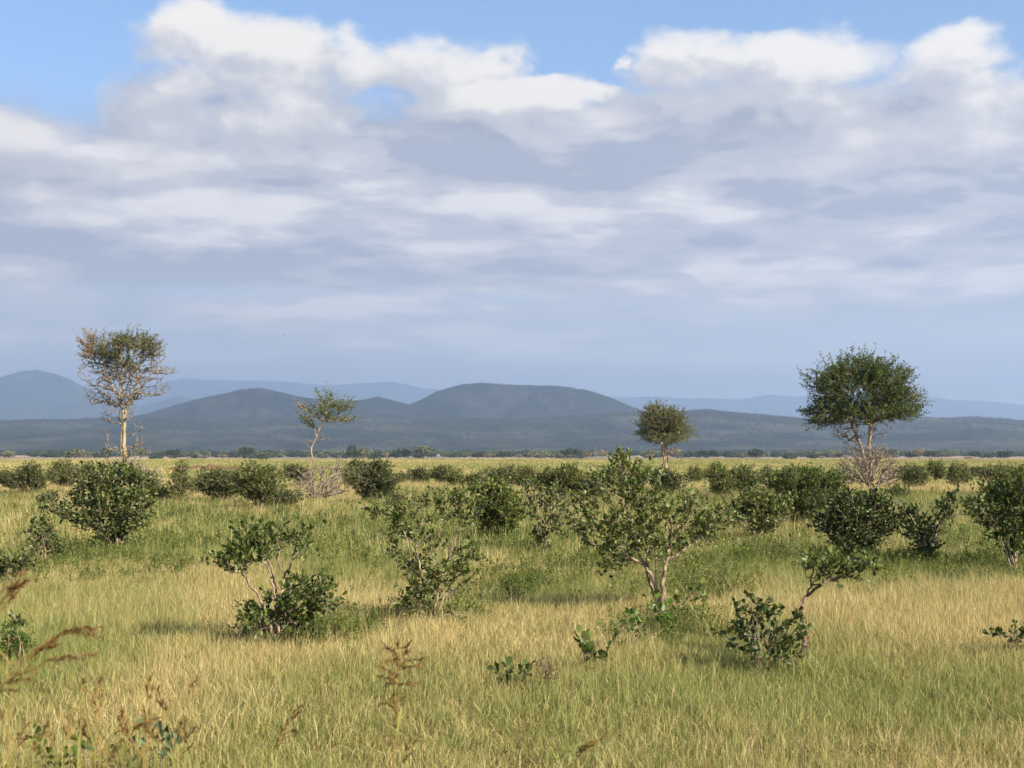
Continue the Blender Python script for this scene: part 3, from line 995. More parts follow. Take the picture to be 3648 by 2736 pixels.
# ---------------------------------------------------------------- the four standing acacias
s1 = Site(275, 1042, 0.0)
acacia('tall yellow barked acacia with half bare funnel crown and a rust brown patch on top', s1,
       [((0.19, 0.12), (277, 1044), (276, 1015), (270, 985), (268, 955), (268, 905)),
        ((0.11, 0.035), (268, 905), (263, 880), (250, 850), (235, 815), (222, 785, 0.6)),
        ((0.11, 0.035), (268, 905), (278, 872), (292, 840), (298, 805), (296, 770, -0.5)),
        ((0.08, 0.03), (263, 880), (258, 850), (262, 810), (262, 770, -0.9)),
        ((0.07, 0.025), (278, 872), (300, 845), (325, 810), (345, 795, 0.4)),
        ((0.085, 0.05), (277, 1030), (264, 985), (262, 950), (264, 920))],
       [(238, 760, 36, 36, 170, LEAFLET_OLIVE), (262, 765, 46, 36, 100, LEAFLET), (285, 742, 54, 20, 190, LEAFLET_OLIVE), (318, 756, 32, 26, 100, LEAFLET_OLIVE), (262, 800, 30, 26, 70, LEAFLET_OLIVE),
        (194, 748, 20, 32, 80, LEAFLET_RUST), (205, 775, 22, 26, 30, LEAFLET_OLIVE), (300, 792, 34, 24, 46, LEAFLET_OLIVE), (230, 800, 24, 30, 26, LEAFLET_OLIVE)],
       BARK_YELLOW, spray=0.6, per=18, leaflet=0.11, tip_r=0.014, twig_mat=DRY_TWIG, dead_mat=DRY_TWIG,
       bare=[(262, 825, 56, 55, 800), (205, 845, 24, 30, 90), (350, 798, 38, 10, 90), (322, 835, 46, 30, 160), (255, 885, 40, 30, 160), (190, 790, 26, 40, 70), (330, 770, 30, 30, 70), (230, 930, 10, 45, 40),
             (300, 935, 18, 34, 50), (240, 985, 24, 26, 40), (296, 975, 30, 26, 70), (275, 1015, 48, 24, 300)])

s2 = Site(690, 1087, 0.05)
acacia('small leaning acacia with a sparse tilted crown rising out of grey dead brush', s2,
       [((0.055, 0.03), (668, 1085), (670, 1040), (667, 1012), (674, 990), (673, 968), (684, 945), (690, 926)),
        ((0.028, 0.014), (684, 945), (676, 915), (672, 895)), ((0.03, 0.014), (690, 926), (708, 905), (728, 895))],
       [(700, 860, 22, 5, 14, LEAFLET), (712, 876, 44, 6, 30, LEAFLET), (692, 891, 40, 7, 30, LEAFLET), (738, 880, 24, 7, 20, LEAFLET), (714, 904, 38, 6, 24, LEAFLET), (672, 906, 22, 5, 14, LEAFLET),
        (682, 920, 20, 5, 10, LEAFLET), (652, 878, 9, 5, 5, LEAFLET_RUST), (746, 906, 14, 5, 7, LEAFLET)],
       BARK_TREE, name='young_acacia', spray=0.5, per=18, leaflet=0.085, tip_r=0.008,
       bare=[(665, 950, 14, 12, 10), (700, 943, 18, 10, 14), (735, 905, 20, 14, 20), (640, 1000, 10, 24, 14), (680, 1010, 14, 20, 14)])

s3 = Site(1437, 1012, 0.0)
acacia('small pale olive acacia with a round crown on three thin trunks', s3,
       [((0.16, 0.11), (1438, 1014), (1434, 985), (1430, 962), (1420, 940)), ((0.14, 0.09), (1439, 1014), (1438, 985), (1436, 962), (1438, 930)),
        ((0.13, 0.09), (1440, 1014), (1443, 985), (1442, 962), (1456, 935))],
       [(1433, 910, 48, 34, 560, LEAFLET_OLIVE), (1420, 893, 30, 18, 60, LEAFLET_OLIVE), (1455, 932, 42, 22, 190, LEAFLET_OLIVE), (1436, 944, 48, 14, 170, LEAFLET_OLIVE), (1404, 930, 28, 20, 100, LEAFLET_OLIVE)],
       BARK_TREE, spray=0.8, per=14, leaflet=0.20, tip_r=0.018, bare=[(1440, 965, 28, 12, 40), (1440, 985, 12, 14, 14)])

s4 = Site(1879, 1052, 0.0)
acacia('large dark green acacia with a full round spiky crown above grey dead brush', s4,
       [((0.15, 0.09), (1879, 1054), (1879, 1000), (1878, 960), (1880, 925), (1885, 880), (1888, 830)),
        ((0.12, 0.06), (1873, 1020), (1861, 970), (1850, 940), (1841, 918), (1826, 885), (1815, 850)),
        ((0.09, 0.05), (1880, 925), (1905, 895), (1935, 870)), ((0.08, 0.04), (1841, 918), (1850, 880), (1858, 830)), ((0.08, 0.04), (1885, 880), (1910, 840), (1930, 810))],
       [(1858, 850, 94, 64, 600, LEAFLET), (1852, 803, 58, 32, 170, LEAFLET), (1912, 822, 56, 40, 190, LEAFLET), (1795, 838, 52, 46, 180, LEAFLET),
        (1938, 874, 52, 36, 190, LEAFLET), (1795, 893, 54, 26, 160, LEAFLET), (1888, 890, 76, 22, 170, LEAFLET)],
       BARK_TREE, spray=0.75, per=26, leaflet=0.125, tip_r=0.012, dead_mat=DRY_TWIG, twig_mat=BARK_DARK, bare=[(1830, 935, 40, 16, 120), (1895, 935, 26, 14, 50), (1905, 975, 30, 16, 90), (1845, 960, 30, 16, 60)])

# ---------------------------------------------------------------- dead brush
dead_shrub('grey leafless thorn shrub at the foot of the small leaning acacia', (690, 1086), [(660, 1050, 32, 30), (700, 1035, 42, 36), (725, 1050, 34, 26), (735, 1005, 10, 30), (690, 1060, 30, 22)], 560, stem_r=0.035)
dead_shrub('wide pinkish grey dead bush around the trunk of the dark round acacia', (1879, 1056), [(1850, 1005, 46, 38), (1895, 1010, 56, 42), (1930, 1025, 30, 24), (1832, 1030, 24, 20), (1880, 985, 36, 26)], 1100, stem_r=0.05)
dead_shrub('pale dead branches hanging over the dark shrub under the yellow acacia', (325, 1062), [(338, 1030, 16, 24), (300, 1015, 24, 14)], 240, stem_r=0.025)

# ---------------------------------------------------------------- shrubs near the viewer
shrub('waist high shrub with a one sided canopy and a dense lower mound', (590, 1392),
      [(545, 1170, 50, 30, 1.1), (508, 1215, 42, 26, 1.0), (560, 1205, 40, 22, .8), (640, 1165, 34, 24, .8), (655, 1190, 22, 18, .6), (655, 1285, 58, 36, 1.2), (620, 1320, 62, 30, 1.2), (560, 1335, 40, 26, 1.0), (600, 1365, 70, 22, .9), (690, 1290, 30, 22, .8)],
      [(.045, (598, 1392), (600, 1330), (594, 1270), (585, 1225), (565, 1190)), (.034, (592, 1385), (570, 1310), (545, 1270), (530, 1245), (512, 1218)),
       (.036, (600, 1380), (606, 1300), (612, 1255), (632, 1200), (642, 1172)), (.03, (605, 1370), (630, 1330), (665, 1290)), (.025, (585, 1375), (570, 1350), (552, 1335)), (.03, (598, 1320), (590, 1265), (578, 1230), (560, 1205))],
      parts=290, dens=1.4, leaf=0.070, hb=0.05)
shrub('spreading open shrub with many pale stems fanning from one base', (930, 1345),
      [(815, 1110, 26, 18, .8), (870, 1115, 36, 26, .8), (880, 1150, 40, 22, .7), (985, 1090, 42, 28, .9), (1000, 1120, 36, 22, .7), (935, 1085, 20, 18, .5), (850, 1190, 26, 18, .6), (925, 1180, 34, 22, .6), (1010, 1195, 40, 24, .8), (985, 1235, 44, 24, .8), (905, 1290, 32, 40, .9), (940, 1260, 30, 26, .6), (1000, 1270, 26, 18, .4), (965, 1325, 40, 16, .6), (915, 1235, 30, 36, .7), (890, 1215, 24, 22, .6)],
      [(.034, (925, 1340), (905, 1270), (890, 1225), (880, 1170), (868, 1120)), (.034, (930, 1340), (915, 1260), (905, 1215), (900, 1180), (925, 1160)), (.036, (935, 1340), (948, 1280), (955, 1240), (990, 1210), (1012, 1190)),
       (.03, (940, 1335), (960, 1290), (1000, 1262), (1020, 1245)), (.028, (920, 1340), (895, 1275), (865, 1225), (848, 1195), (815, 1120)), (.028, (955, 1240), (975, 1190), (990, 1140), (985, 1095)), (.022, (928, 1340), (918, 1300), (905, 1280)), (.022, (945, 1342), (970, 1325), (1000, 1330))],
      parts=290, dens=1.25, leaf=0.068, hb=0.05)
shrub('largest shrub, tree like, with a wide canopy on three twisted pale trunks', (1425, 1318),
      [(1345, 1000, 26, 22, 1.0), (1385, 1030, 36, 26, 1.0), (1310, 1035, 26, 22, .6), (1350, 1065, 50, 26, .7), (1260, 1085, 36, 26, .8), (1395, 1090, 50, 26, .8), (1300, 1130, 46, 30, .9), (1380, 1140, 60, 36, 1.0), (1450, 1110, 40, 26, .8), (1500, 1080, 30, 24, .7), (1545, 1125, 40, 28, .9), (1500, 1150, 46, 28, .9), (1240, 1140, 24, 18, .5), (1330, 1180, 50, 26, .9), (1430, 1180, 50, 26, .9), (1330, 1225, 26, 22, .8), (1270, 1165, 24, 14, .4)],
      [(.062, (1428, 1320), (1418, 1270), (1400, 1230), (1370, 1210), (1340, 1195), (1325, 1170)), (.066, (1430, 1320), (1432, 1260), (1440, 1215), (1446, 1170), (1450, 1120)), (.050, (1424, 1318), (1408, 1270), (1398, 1235), (1400, 1190), (1392, 1140), (1385, 1050)),
       (.036, (1440, 1215), (1475, 1190), (1510, 1160), (1545, 1130)), (.032, (1400, 1235), (1370, 1170), (1350, 1080), (1345, 1010)), (.032, (1340, 1195), (1290, 1180), (1250, 1150), (1235, 1130)), (.028, (1418, 1270), (1415, 1200), (1412, 1150)), (.026, (1450, 1170), (1485, 1130), (1500, 1085)), (.024, (1370, 1150), (1300, 1130), (1265, 1095))],
      parts=300, dens=1.0, leaf=0.072, hb=0.05, stem_r=0.05)
shrub('thin shrub with one S bent brown trunk and a flat wind swept canopy', (1722, 1438),
      [(1768, 1222, 34, 18, .8), (1800, 1225, 34, 18, .8), (1840, 1225, 40, 18, .8), (1865, 1215, 22, 12, .6), (1790, 1245, 30, 14, .7), (1745, 1205, 18, 14, .6), (1830, 1250, 26, 10, .5)],
      [(.066, (1708, 1442), (1722, 1425), (1738, 1400), (1736, 1372), (1731, 1345), (1733, 1310), (1745, 1285), (1775, 1262), (1815, 1245)), (.022, (1745, 1285), (1758, 1255), (1770, 1225)), (.020, (1775, 1262), (1830, 1245), (1862, 1222)), (.022, (1740, 1400), (1747, 1380), (1738, 1355))],
      parts=230, dens=1.1, leaf=0.074, bark=BARK_DARK, hb=0.03, stem_r=0.02)
shrub('low many stemmed shrub with dark leaves at the foot of the S bent one', (1650, 1452),
      [(1640, 1325, 34, 18, .8), (1600, 1360, 30, 22, .7), (1660, 1335, 26, 18, .7), (1690, 1370, 32, 30, .9), (1635, 1385, 46, 26, .8), (1660, 1415, 50, 20, .8), (1700, 1400, 22, 22, .7), (1630, 1305, 8, 10, .4)],
      [(.016, (1645, 1452), (1640, 1400), (1638, 1330)), (.014, (1640, 1452), (1615, 1400), (1598, 1360)), (.014, (1652, 1452), (1660, 1400), (1662, 1340)), (.014, (1660, 1452), (1685, 1400), (1695, 1370)), (.012, (1650, 1452), (1650, 1400), (1648, 1360)), (.01, (1643, 1452), (1630, 1380), (1629, 1305))],
      parts=260, dens=1.2, leaf=0.072, bark=BARK, mat=LEAF_DARK, hb=0.03, stem_r=0.016)
shrub('small dark shrub cut by the picture edge in the dry straw grass', (2195, 1410), [(2190, 1375, 46, 16, .8), (2215, 1385, 30, 22, .8), (2160, 1372, 20, 8, .6)], parts=90, dens=.7, leaf=0.07, mat=LEAF_DARK, hb=0.05, stem_r=0.012)
shrub('bright green low bush with small leaves beside the rust coloured grass heads', (20, 1425), [(20, 1385, 44, 26, 1.3), (0, 1400, 40, 22, 1.2), (48, 1395, 20, 18, 1.0)], dens=1.8, leaf=0.045, mat=LEAF_FRESH, hb=0.05, stem_r=0.012, parts=280)
shrub('short dark leafy sprig sticking up above the bright green bush', (28, 1392), [(42, 1342, 20, 8, 1.0), (25, 1352, 14, 6, .9)], parts=60, leaf=0.06, hb=0.35, stem_r=0.008, mat=LEAF_DARK)
shrub('knee high sapling with a few broad upright leaves in open grass', (1288, 1452), [(1275, 1408, 16, 10, .5), (1300, 1418, 20, 10, .5), (1282, 1428, 18, 12, .4)], parts=60, per=5, leaf=0.115, hb=0.06, stem_r=0.01, name='sapling', cat='sapling', up=0.7, group=None)
shrub('dark broken sapling with pointed leaves beside a tuft of reddish twigs', (1108, 1485), [(1090, 1465, 16, 10, .6), (1120, 1455, 12, 12, .5), (1105, 1475, 26, 8, .5)], parts=60, per=4, leaf=0.10, hb=0.04, stem_r=0.009, name='sapling', cat='sapling', up=0.6, mat=LEAF_DARK, group=None)
dead_shrub('tuft of dry reddish twigs between two saplings', (1178, 1480), [(1175, 1440, 22, 26), (1195, 1455, 18, 18)], 90, stem_r=0.007, mat=BARK_DARK)
shrub('bright green creeper with broad leaves climbing at the foot of the tree like shrub', (1365, 1408), [(1410, 1305, 26, 16, .7), (1395, 1330, 30, 14, .7), (1360, 1350, 26, 16, .7), (1350, 1385, 18, 20, .7), (1380, 1365, 20, 16, .5)], parts=170, per=5, dens=.7, leaf=0.085, mat=LEAF_FRESH, hb=0.03, stem_r=0.008, name='creeper', cat='climbing plant', up=-0.1, ratio=.75, group=None)
shrub('drooping side shoot with grey leaves beside the trunks of the largest shrub', (1448, 1330), [(1500, 1288, 20, 10, .5), (1475, 1300, 16, 10, .35), (1512, 1275, 10, 8, .4)], [(.012, (1440, 1330), (1465, 1315), (1495, 1292), (1512, 1280))], parts=40, per=4, leaf=0.10, hb=0.05, stem_r=0.01, name='sapling', cat='sapling', group=None)
shrub('thick leaved silvery green plant low among rust coloured grass', (365, 1690), [(362, 1606, 16, 18, .25), (345, 1630, 18, 14, .22), (375, 1640, 18, 12, .22)], parts=40, per=5, leaf=0.085, mat=LEAF_GREY, hb=0.02, stem_r=0.01, name='broadleaf_plant', cat='plant', up=0.9, ratio=.72, group=None)
shrub('broadleaf herb with round green leaves among grass stems at the corner', (100, 1680), [(90, 1606, 18, 8, .3), (128, 1650, 22, 10, .35), (95, 1648, 26, 14, .35)], parts=50, per=4, leaf=0.085, mat=LEAF_LIGHT, hb=0.02, stem_r=0.008, name='broadleaf_plant', cat='plant', up=0.4, ratio=.8, group=None)
shrub('broadleaf herb with drooping leaves between the corner herb and the silvery plant', (185, 1690), [(178, 1618, 20, 10, .3), (190, 1645, 26, 12, .35)], parts=40, per=4, leaf=0.085, mat=LEAF_LIGHT, hb=0.02, stem_r=0.008, name='broadleaf_plant', cat='plant', up=0.2, ratio=.8, group=None)
shrub('slender weed with tiny dark leaves beside the pale stemmed open shrub', (880, 1345), [(865, 1290, 12, 22, .6), (850, 1268, 10, 8, .4), (872, 1320, 8, 16, .4)], leaf=0.035, per=5, hb=0.03, stem_r=0.006, mat=LEAF_DARK, name='weed', cat='weed', parts=60, group=None)

# ---------------------------------------------------------------- shrubs of the middle distance
shrub('big dense dark shrub standing in front of the tall yellow acacia', (255, 1196),
      [(230, 1035, 66, 32, 1.2), (285, 1040, 44, 30, 1.1), (190, 1075, 50, 34, 1.1), (255, 1080, 66, 38, 1.3), (300, 1090, 32, 34, 1.0), (140, 1110, 36, 24, 1.0), (200, 1125, 50, 34, 1.0), (270, 1130, 50, 36, 1.1), (235, 1165, 50, 24, .9), (305, 1135, 20, 26, .7), (110, 1098, 16, 12, .7)],
      [(.06, (258, 1198), (250, 1150), (235, 1110), (225, 1050)), (.05, (262, 1198), (270, 1140), (280, 1090), (290, 1045)), (.05, (252, 1198), (235, 1160), (200, 1130), (160, 1105)), (.04, (255, 1198), (250, 1140), (262, 1090))], parts=0, dens=.8, leaf=0.09, hb=0.1, stem_r=0.05, swell=.92)
shrub('small upright dark shrub between the big dense shrub and the grass edge', (95, 1222), [(90, 1145, 22, 20, 1.0), (105, 1175, 26, 24, 1.0), (75, 1190, 18, 16, .7), (130, 1195, 22, 18, .6), (85, 1128, 14, 10, .7)], leaf=0.075, mat=LEAF_DARK, hb=0.1)
shrub('low dark shrub at the picture edge below the small upright one', (28, 1262), [(30, 1222, 40, 20, 1.1), (0, 1230, 32, 22, 1.1), (55, 1215, 22, 14, .8)], leaf=0.075, mat=LEAF_DARK, hb=0.1)
shrub('thin open shrub with pale forked stems in front of the dense pair', (1172, 1202), [(1150, 1060, 28, 24, .6), (1195, 1075, 30, 28, .6), (1160, 1105, 30, 22, .5), (1190, 1130, 28, 22, .7), (1170, 1160, 24, 26, .8), (1215, 1110, 18, 20, .5)],
      [(.035, (1172, 1204), (1175, 1170), (1180, 1140), (1162, 1105), (1150, 1070)), (.03, (1170, 1204), (1182, 1160), (1190, 1120), (1200, 1085)), (.025, (1172, 1170), (1168, 1130), (1170, 1100))], leaf=0.08, hb=0.1)
shrub('very dense dark rounded shrub behind the open pale stemmed shrub', (1078, 1172), [(1075, 1085, 44, 34, 1.5), (1090, 1120, 42, 36, 1.5), (1060, 1130, 34, 30, 1.4), (1080, 1152, 40, 18, 1.2), (1065, 1058, 26, 20, 1.2)], dens=1.4, leaf=0.085, mat=LEAF_LIGHT, hb=0.1)
shrub('rounded shrub with bare stems below, between the largest shrub and the dark trio', (1640, 1168), [(1625, 1085, 40, 24, 1.1), (1665, 1090, 34, 26, 1.1), (1640, 1115, 52, 26, 1.1), (1595, 1105, 22, 18, .8), (1650, 1140, 34, 16, .7)], dens=1.1, leaf=0.085, hb=0.1)
shrub('tall leafy shrub with a broad bright top behind the rounded one', (1722, 1140), [(1740, 1035, 56, 26, 1.3), (1700, 1055, 42, 30, 1.2), (1775, 1060, 40, 30, 1.2), (1735, 1085, 56, 32, 1.2), (1720, 1115, 36, 22, 1.0), (1800, 1045, 24, 18, .9)], dens=1.2, leaf=0.085, mat=LEAF_LIGHT, hb=0.1)
shrub('wide dark shrub with leafy spikes above the S bent shrub', (1845, 1215), [(1830, 1095, 50, 28, 1.2), (1885, 1100, 40, 26, 1.1), (1805, 1130, 40, 28, 1.2), (1860, 1140, 56, 32, 1.2), (1830, 1175, 50, 26, 1.0), (1910, 1135, 26, 22, .8), (1885, 1070, 12, 16, .6), (1880, 1178, 26, 18, .7)], dens=1.15, leaf=0.085, mat=LEAF_DARK, hb=0.1)
shrub('dark V shaped shrub with two leafy arms', (2000, 1216), [(1970, 1120, 26, 26, 1.0), (2000, 1150, 36, 28, 1.1), (2005, 1185, 32, 26, 1.0), (2035, 1110, 22, 24, .9), (2055, 1078, 14, 18, .8), (1965, 1150, 18, 16, .8)],
      [(.04, (2002, 1218), (1995, 1180), (1980, 1140), (1965, 1110)), (.04, (2005, 1218), (2020, 1160), (2040, 1110), (2058, 1070))], leaf=0.08, mat=LEAF_DARK, hb=0.1)
shrub('large leafy shrub cut by the picture edge, twisted stems below', (2190, 1228), [(2160, 1075, 44, 30, 1.2), (2210, 1070, 40, 34, 1.2), (2130, 1105, 36, 24, 1.0), (2180, 1115, 50, 34, 1.2), (2215, 1130, 36, 40, 1.1), (2165, 1155, 36, 24, .9), (2195, 1185, 30, 22, .8), (2105, 1090, 14, 12, .6)], dens=1.1, leaf=0.085, hb=0.1)
shrub('full dark shrub behind the edge shrub', (2175, 1072), [(2165, 1030, 36, 20, 1.2), (2205, 1032, 30, 22, 1.2), (2180, 1050, 40, 18, 1.1), (2140, 1022, 16, 12, .9)], dens=1.3, leaf=0.09, hb=0.1)
shrub('tall dense dark shrub next to the dead grey thorn shrub', (815, 1086), [(810, 1030, 36, 26, 1.5), (800, 1060, 36, 24, 1.4), (835, 1055, 30, 26, 1.3), (785, 1075, 24, 14, 1.0), (818, 1012, 22, 14, 1.2)], dens=1.5, leaf=0.09, mat=LEAF_DARK, hb=0.1)
shrub('low spreading shrub touching the tall dense one', (868, 1108), [(860, 1080, 24, 16, .9), (850, 1095, 22, 14, 1.0), (885, 1098, 22, 12, .8), (925, 1098, 14, 10, .8), (905, 1082, 16, 12, .6)], leaf=0.085, hb=0.1, mat=LEAF_DARK)
shrub('low dome shaped dark shrub against the dead thorn shrub', (605, 1098), [(600, 1075, 32, 16, 1.3), (625, 1080, 22, 14, 1.2), (580, 1085, 18, 12, 1.0)], dens=1.3, leaf=0.085, mat=LEAF_DARK, hb=0.1)
shrub('tall shrub with a slim pale stem, beside the dome shaped one', (562, 1105), [(548, 1030, 40, 24, 1.2), (575, 1045, 32, 26, 1.1), (530, 1055, 28, 22, 1.1), (560, 1068, 34, 22, .9), (585, 1020, 16, 12, .8)], dens=1.2, leaf=0.09, hb=0.1)
shrub('broad rounded shrub with stems bare at the ground, next to the slim stemmed one', (480, 1088), [(470, 1035, 38, 20, 1.2), (495, 1045, 30, 22, 1.1), (450, 1050, 28, 18, 1.1), (480, 1062, 36, 18, 1.0)], dens=1.25, leaf=0.09, hb=0.1, mat=LEAF_DARK)
shrub('narrow upright shrub between the yellow acacia and the broad rounded shrub', (388, 1092), [(395, 1010, 12, 14, .9), (388, 1035, 20, 22, 1.0), (380, 1060, 20, 20, .9), (402, 1055, 14, 20, .8), (385, 1080, 16, 10, .6)], leaf=0.085, hb=0.1)
shrub('rounded shrub with a bare pale stem near the picture edge', (78, 1068), [(70, 1022, 20, 18, 1.1), (55, 1035, 34, 20, 1.1), (85, 1045, 26, 18, 1.0), (15, 1040, 28, 22, 1.2)], dens=1.2, leaf=0.09, hb=0.1)
shrub('pointed shrub beside the rounded edge shrub', (138, 1060), [(135, 1012, 20, 16, 1.1), (125, 1030, 28, 18, 1.1), (150, 1042, 22, 14, .9)], dens=1.2, leaf=0.09, hb=0.1)
shrub('leafy shrub hidden behind the big dense one', (190, 1062), [(180, 1025, 26, 22, 1.1), (205, 1035, 30, 20, 1.1)], dens=1.2, leaf=0.09, hb=0.1, mat=LEAF_DARK)
shrub('tiny dark shrub in front of the pointed one', (108, 1100), [(108, 1078, 24, 12, 1.0), (95, 1085, 16, 10, .9)], leaf=0.08, hb=0.1, mat=LEAF_DARK)
shrub('pair topped shrub behind the dead thorn shrub', (640, 1055), [(635, 1020, 26, 16, 1.2), (655, 1030, 18, 16, 1.1)], dens=1.2, leaf=0.09, hb=0.1)
shrub('thin shrub rising just beyond the dead thorn shrub', (752, 1060), [(752, 1025, 18, 18, .9), (760, 1040, 16, 14, .9)], leaf=0.09, hb=0.1)
shrub('small round blurred tree on the open plain', (768, 1022), [(768, 1008, 12, 9, 1.5)], dens=1.6, leaf=0.14, per=9, hb=0.0, mat=LEAF_DARK, name='small_tree', cat='tree')
for i, (lab, b, cl) in enumerate([
        ('small bushy shrub on the pale strip beyond the tall dense shrub', (905, 1045), [(905, 1025, 20, 14, 1.2), (895, 1032, 18, 12, 1.0), (925, 1035, 14, 10, .9)]),
        ('slim twin topped shrub on the pale strip', (950, 1048), [(955, 1018, 18, 12, 1.1), (945, 1028, 12, 14, 1.0), (965, 1038, 14, 10, .8)]),
        ('loose shrub with a thin base beside the slim twin topped shrub', (985, 1055), [(985, 1030, 20, 14, .9), (1000, 1038, 12, 10, .8), (975, 1042, 12, 8, .6)]),
        ('thinly leafed whip of a shrub above the open pale stemmed one', (962, 1075), [(958, 1062, 12, 8, .6)]),
        ('bushy shrub behind the open pale stemmed shrub', (1035, 1060), [(1030, 1038, 22, 16, 1.2), (1018, 1045, 14, 12, 1.0)]),
        ('dark domed shrub, first of the three in a row behind the dense rounded one', (1085, 1062), [(1085, 1028, 32, 18, 1.3), (1070, 1040, 26, 16, 1.2), (1100, 1042, 22, 16, 1.1)]),
        ('dark raised shrub, middle of the three in a row behind the dense rounded one', (1140, 1062), [(1135, 1028, 26, 20, 1.2), (1120, 1042, 20, 14, 1.1), (1155, 1040, 20, 16, 1.1)]),
        ('widest shrub of the row of three behind the dense rounded one', (1222, 1085), [(1222, 1030, 40, 24, 1.4), (1240, 1050, 34, 24, 1.3), (1205, 1050, 28, 22, 1.2), (1225, 1070, 34, 14, .9), (1180, 1040, 22, 18, 1.0)]),
        ('dark shrub showing through the top of the largest shrub', (1320, 1062), [(1325, 1028, 30, 18, 1.3), (1300, 1035, 24, 16, 1.2), (1350, 1040, 20, 14, 1.1), (1375, 1030, 24, 18, 1.1)]),
        ('round shrub with visible stems at the foot of the pale olive acacia', (1440, 1072), [(1430, 1030, 26, 16, 1.2), (1455, 1042, 26, 16, 1.2), (1420, 1045, 18, 14, 1.1), (1440, 1055, 24, 12, 1.0)]),
        ('small ragged shrub next to the one at the foot of the pale olive acacia', (1500, 1048), [(1500, 1022, 16, 13, 1.1), (1490, 1033, 13, 9, .9), (1512, 1035, 10, 8, .8)]),
        ('dense oval shrub with reddish stems, beyond the top of the largest shrub', (1560, 1078), [(1555, 1030, 22, 20, 1.3), (1565, 1050, 34, 20, 1.3), (1545, 1012, 12, 9, .9), (1550, 1060, 24, 12, 1.0)]),
        ('airy shrub on a leaning stem beside the dense oval one', (1612, 1085), [(1605, 1025, 20, 14, 1.2), (1622, 1040, 22, 20, 1.0), (1608, 1055, 18, 16, .8)]),
        ('shrub with a bright top in front of the airy one', (1662, 1060), [(1655, 1030, 24, 16, 1.2), (1672, 1040, 20, 14, 1.1)]),
        ('dark square shrub beside the pinkish dead bush', (1975, 1056), [(1970, 1025, 24, 18, 1.4), (1985, 1035, 22, 18, 1.3), (1965, 1042, 18, 12, 1.2)]),
        ('pointed bright shrub beyond the dark square one', (2022, 1040), [(2020, 1012, 18, 13, 1.2), (2030, 1024, 16, 12, 1.1)]),
        ('round topped shrub beyond the V shaped one', (2072, 1055), [(2070, 1020, 20, 16, 1.3), (2060, 1035, 18, 13, 1.1), (2085, 1035, 14, 12, 1.0)]),
        ('low shrub in the gap beside the round topped one', (2108, 1040), [(2108, 1020, 16, 10, 1.0)]),
        ('ragged shrub just behind the pinkish dead bush', (1810, 1055), [(1815, 1032, 20, 12, 1.0), (1800, 1038, 16, 10, .9)]),
        ('dark leafy shrub squeezed between the big dense one and the dead hanging branches', (318, 1075), [(312, 1045, 26, 20, 1.2), (330, 1055, 20, 16, 1.1)]),
        ('low loose shrub between the narrow upright one and the broad rounded one', (428, 1072), [(425, 1050, 20, 13, 1.0), (440, 1056, 14, 10, .9)]),
        ('shrub half hidden behind the long outer branch of the largest shrub', (1278, 1085), [(1275, 1055, 28, 20, 1.1), (1292, 1065, 20, 15, 1.0)]),
        ('tiny far shrub on the plain between the ragged one and the dense oval one', (1528, 1042), [(1528, 1026, 13, 10, 1.1)]),
        ('low shrub in the dry gap in front of the dark square one', (1935, 1082), [(1935, 1062, 22, 12, .9), (1950, 1066, 14, 10, .8)]),
        ('lone small shrub on the dry strip in front of the biggest olive far tree', (872, 1048), [(868, 1032, 16, 11, 1.0)]),
        ('fresh green weedy bush at the foot of the dead hanging branches', (352, 1090), [(350, 1070, 22, 14, 1.2)])]):
    shrub(lab, b, cl, dens=1.3, leaf=0.095, hb=0.1, mat=LEAF_FRESH if 'fresh green' in lab else (LEAF, LEAF_LIGHT, LEAF_LIGHT, LEAF_DARK)[(i * 3) % 4], stem_r=0.03, swell=1.06)

# ---------------------------------------------------------------- grass
def grass_mat():
    m, N = new_mat('savanna_grass')
    a = N.new('ShaderNodeAttribute', attribute_name='tint')
    i = N.new('ShaderNodeAttribute', attribute_name='fresh', attribute_type='INSTANCER')
    def ramp(f, stops):
        r = N.new('ShaderNodeValToRGB')
        e = r.color_ramp.elements
        while len(e) < len(stops): e.new(0.5)
        for k, (p, c) in zip(e, stops): k.position = p; k.color = (*c, 1)
        N.put(r.inputs[0], f)
        return r.outputs[0]
    t = a.outputs['Fac']
    oi = N.new('ShaderNodeObjectInfo')
    t2 = N.m('FRACT', N.m('ADD', N.m('MULTIPLY', t, 7.31), oi.outputs['Random']))
    straw = ramp(t2, [(0.0, (0.17, 0.105, 0.048)), (0.22, (0.36, 0.265, 0.11)), (0.6, (0.54, 0.43, 0.18)), (1.0, (0.66, 0.55, 0.29))])
    green = ramp(t2, [(0.0, (0.070, 0.092, 0.020)), (0.4, (0.175, 0.20, 0.048)), (1.0, (0.36, 0.36, 0.125))])
    f = N.smooth(N.m('ADD', i.outputs['Fac'], N.m('MULTIPLY_ADD', t, 1.3, -0.65)), 0.30, 0.62)
    col = N.mix(f, straw, green)
    d = N.new('ShaderNodeBsdfPrincipled')
    N.put(d.inputs['Base Color'], col)
    d.inputs['Roughness'].default_value = 0.6
    d.inputs['Specular IOR Level'].default_value = 0.25
    tr = N.new('ShaderNodeBsdfTranslucent')
    N.put(tr.inputs[0], col)
    mx = N.new('ShaderNodeMixShader'); mx.inputs[0].default_value = 0.35
    m.node_tree.links.new(d.outputs[0], mx.inputs[1]); m.node_tree.links.new(tr.outputs[0], mx.inputs[2])
    return finish(m, N, mx.outputs[0])


GRASS = grass_mat()


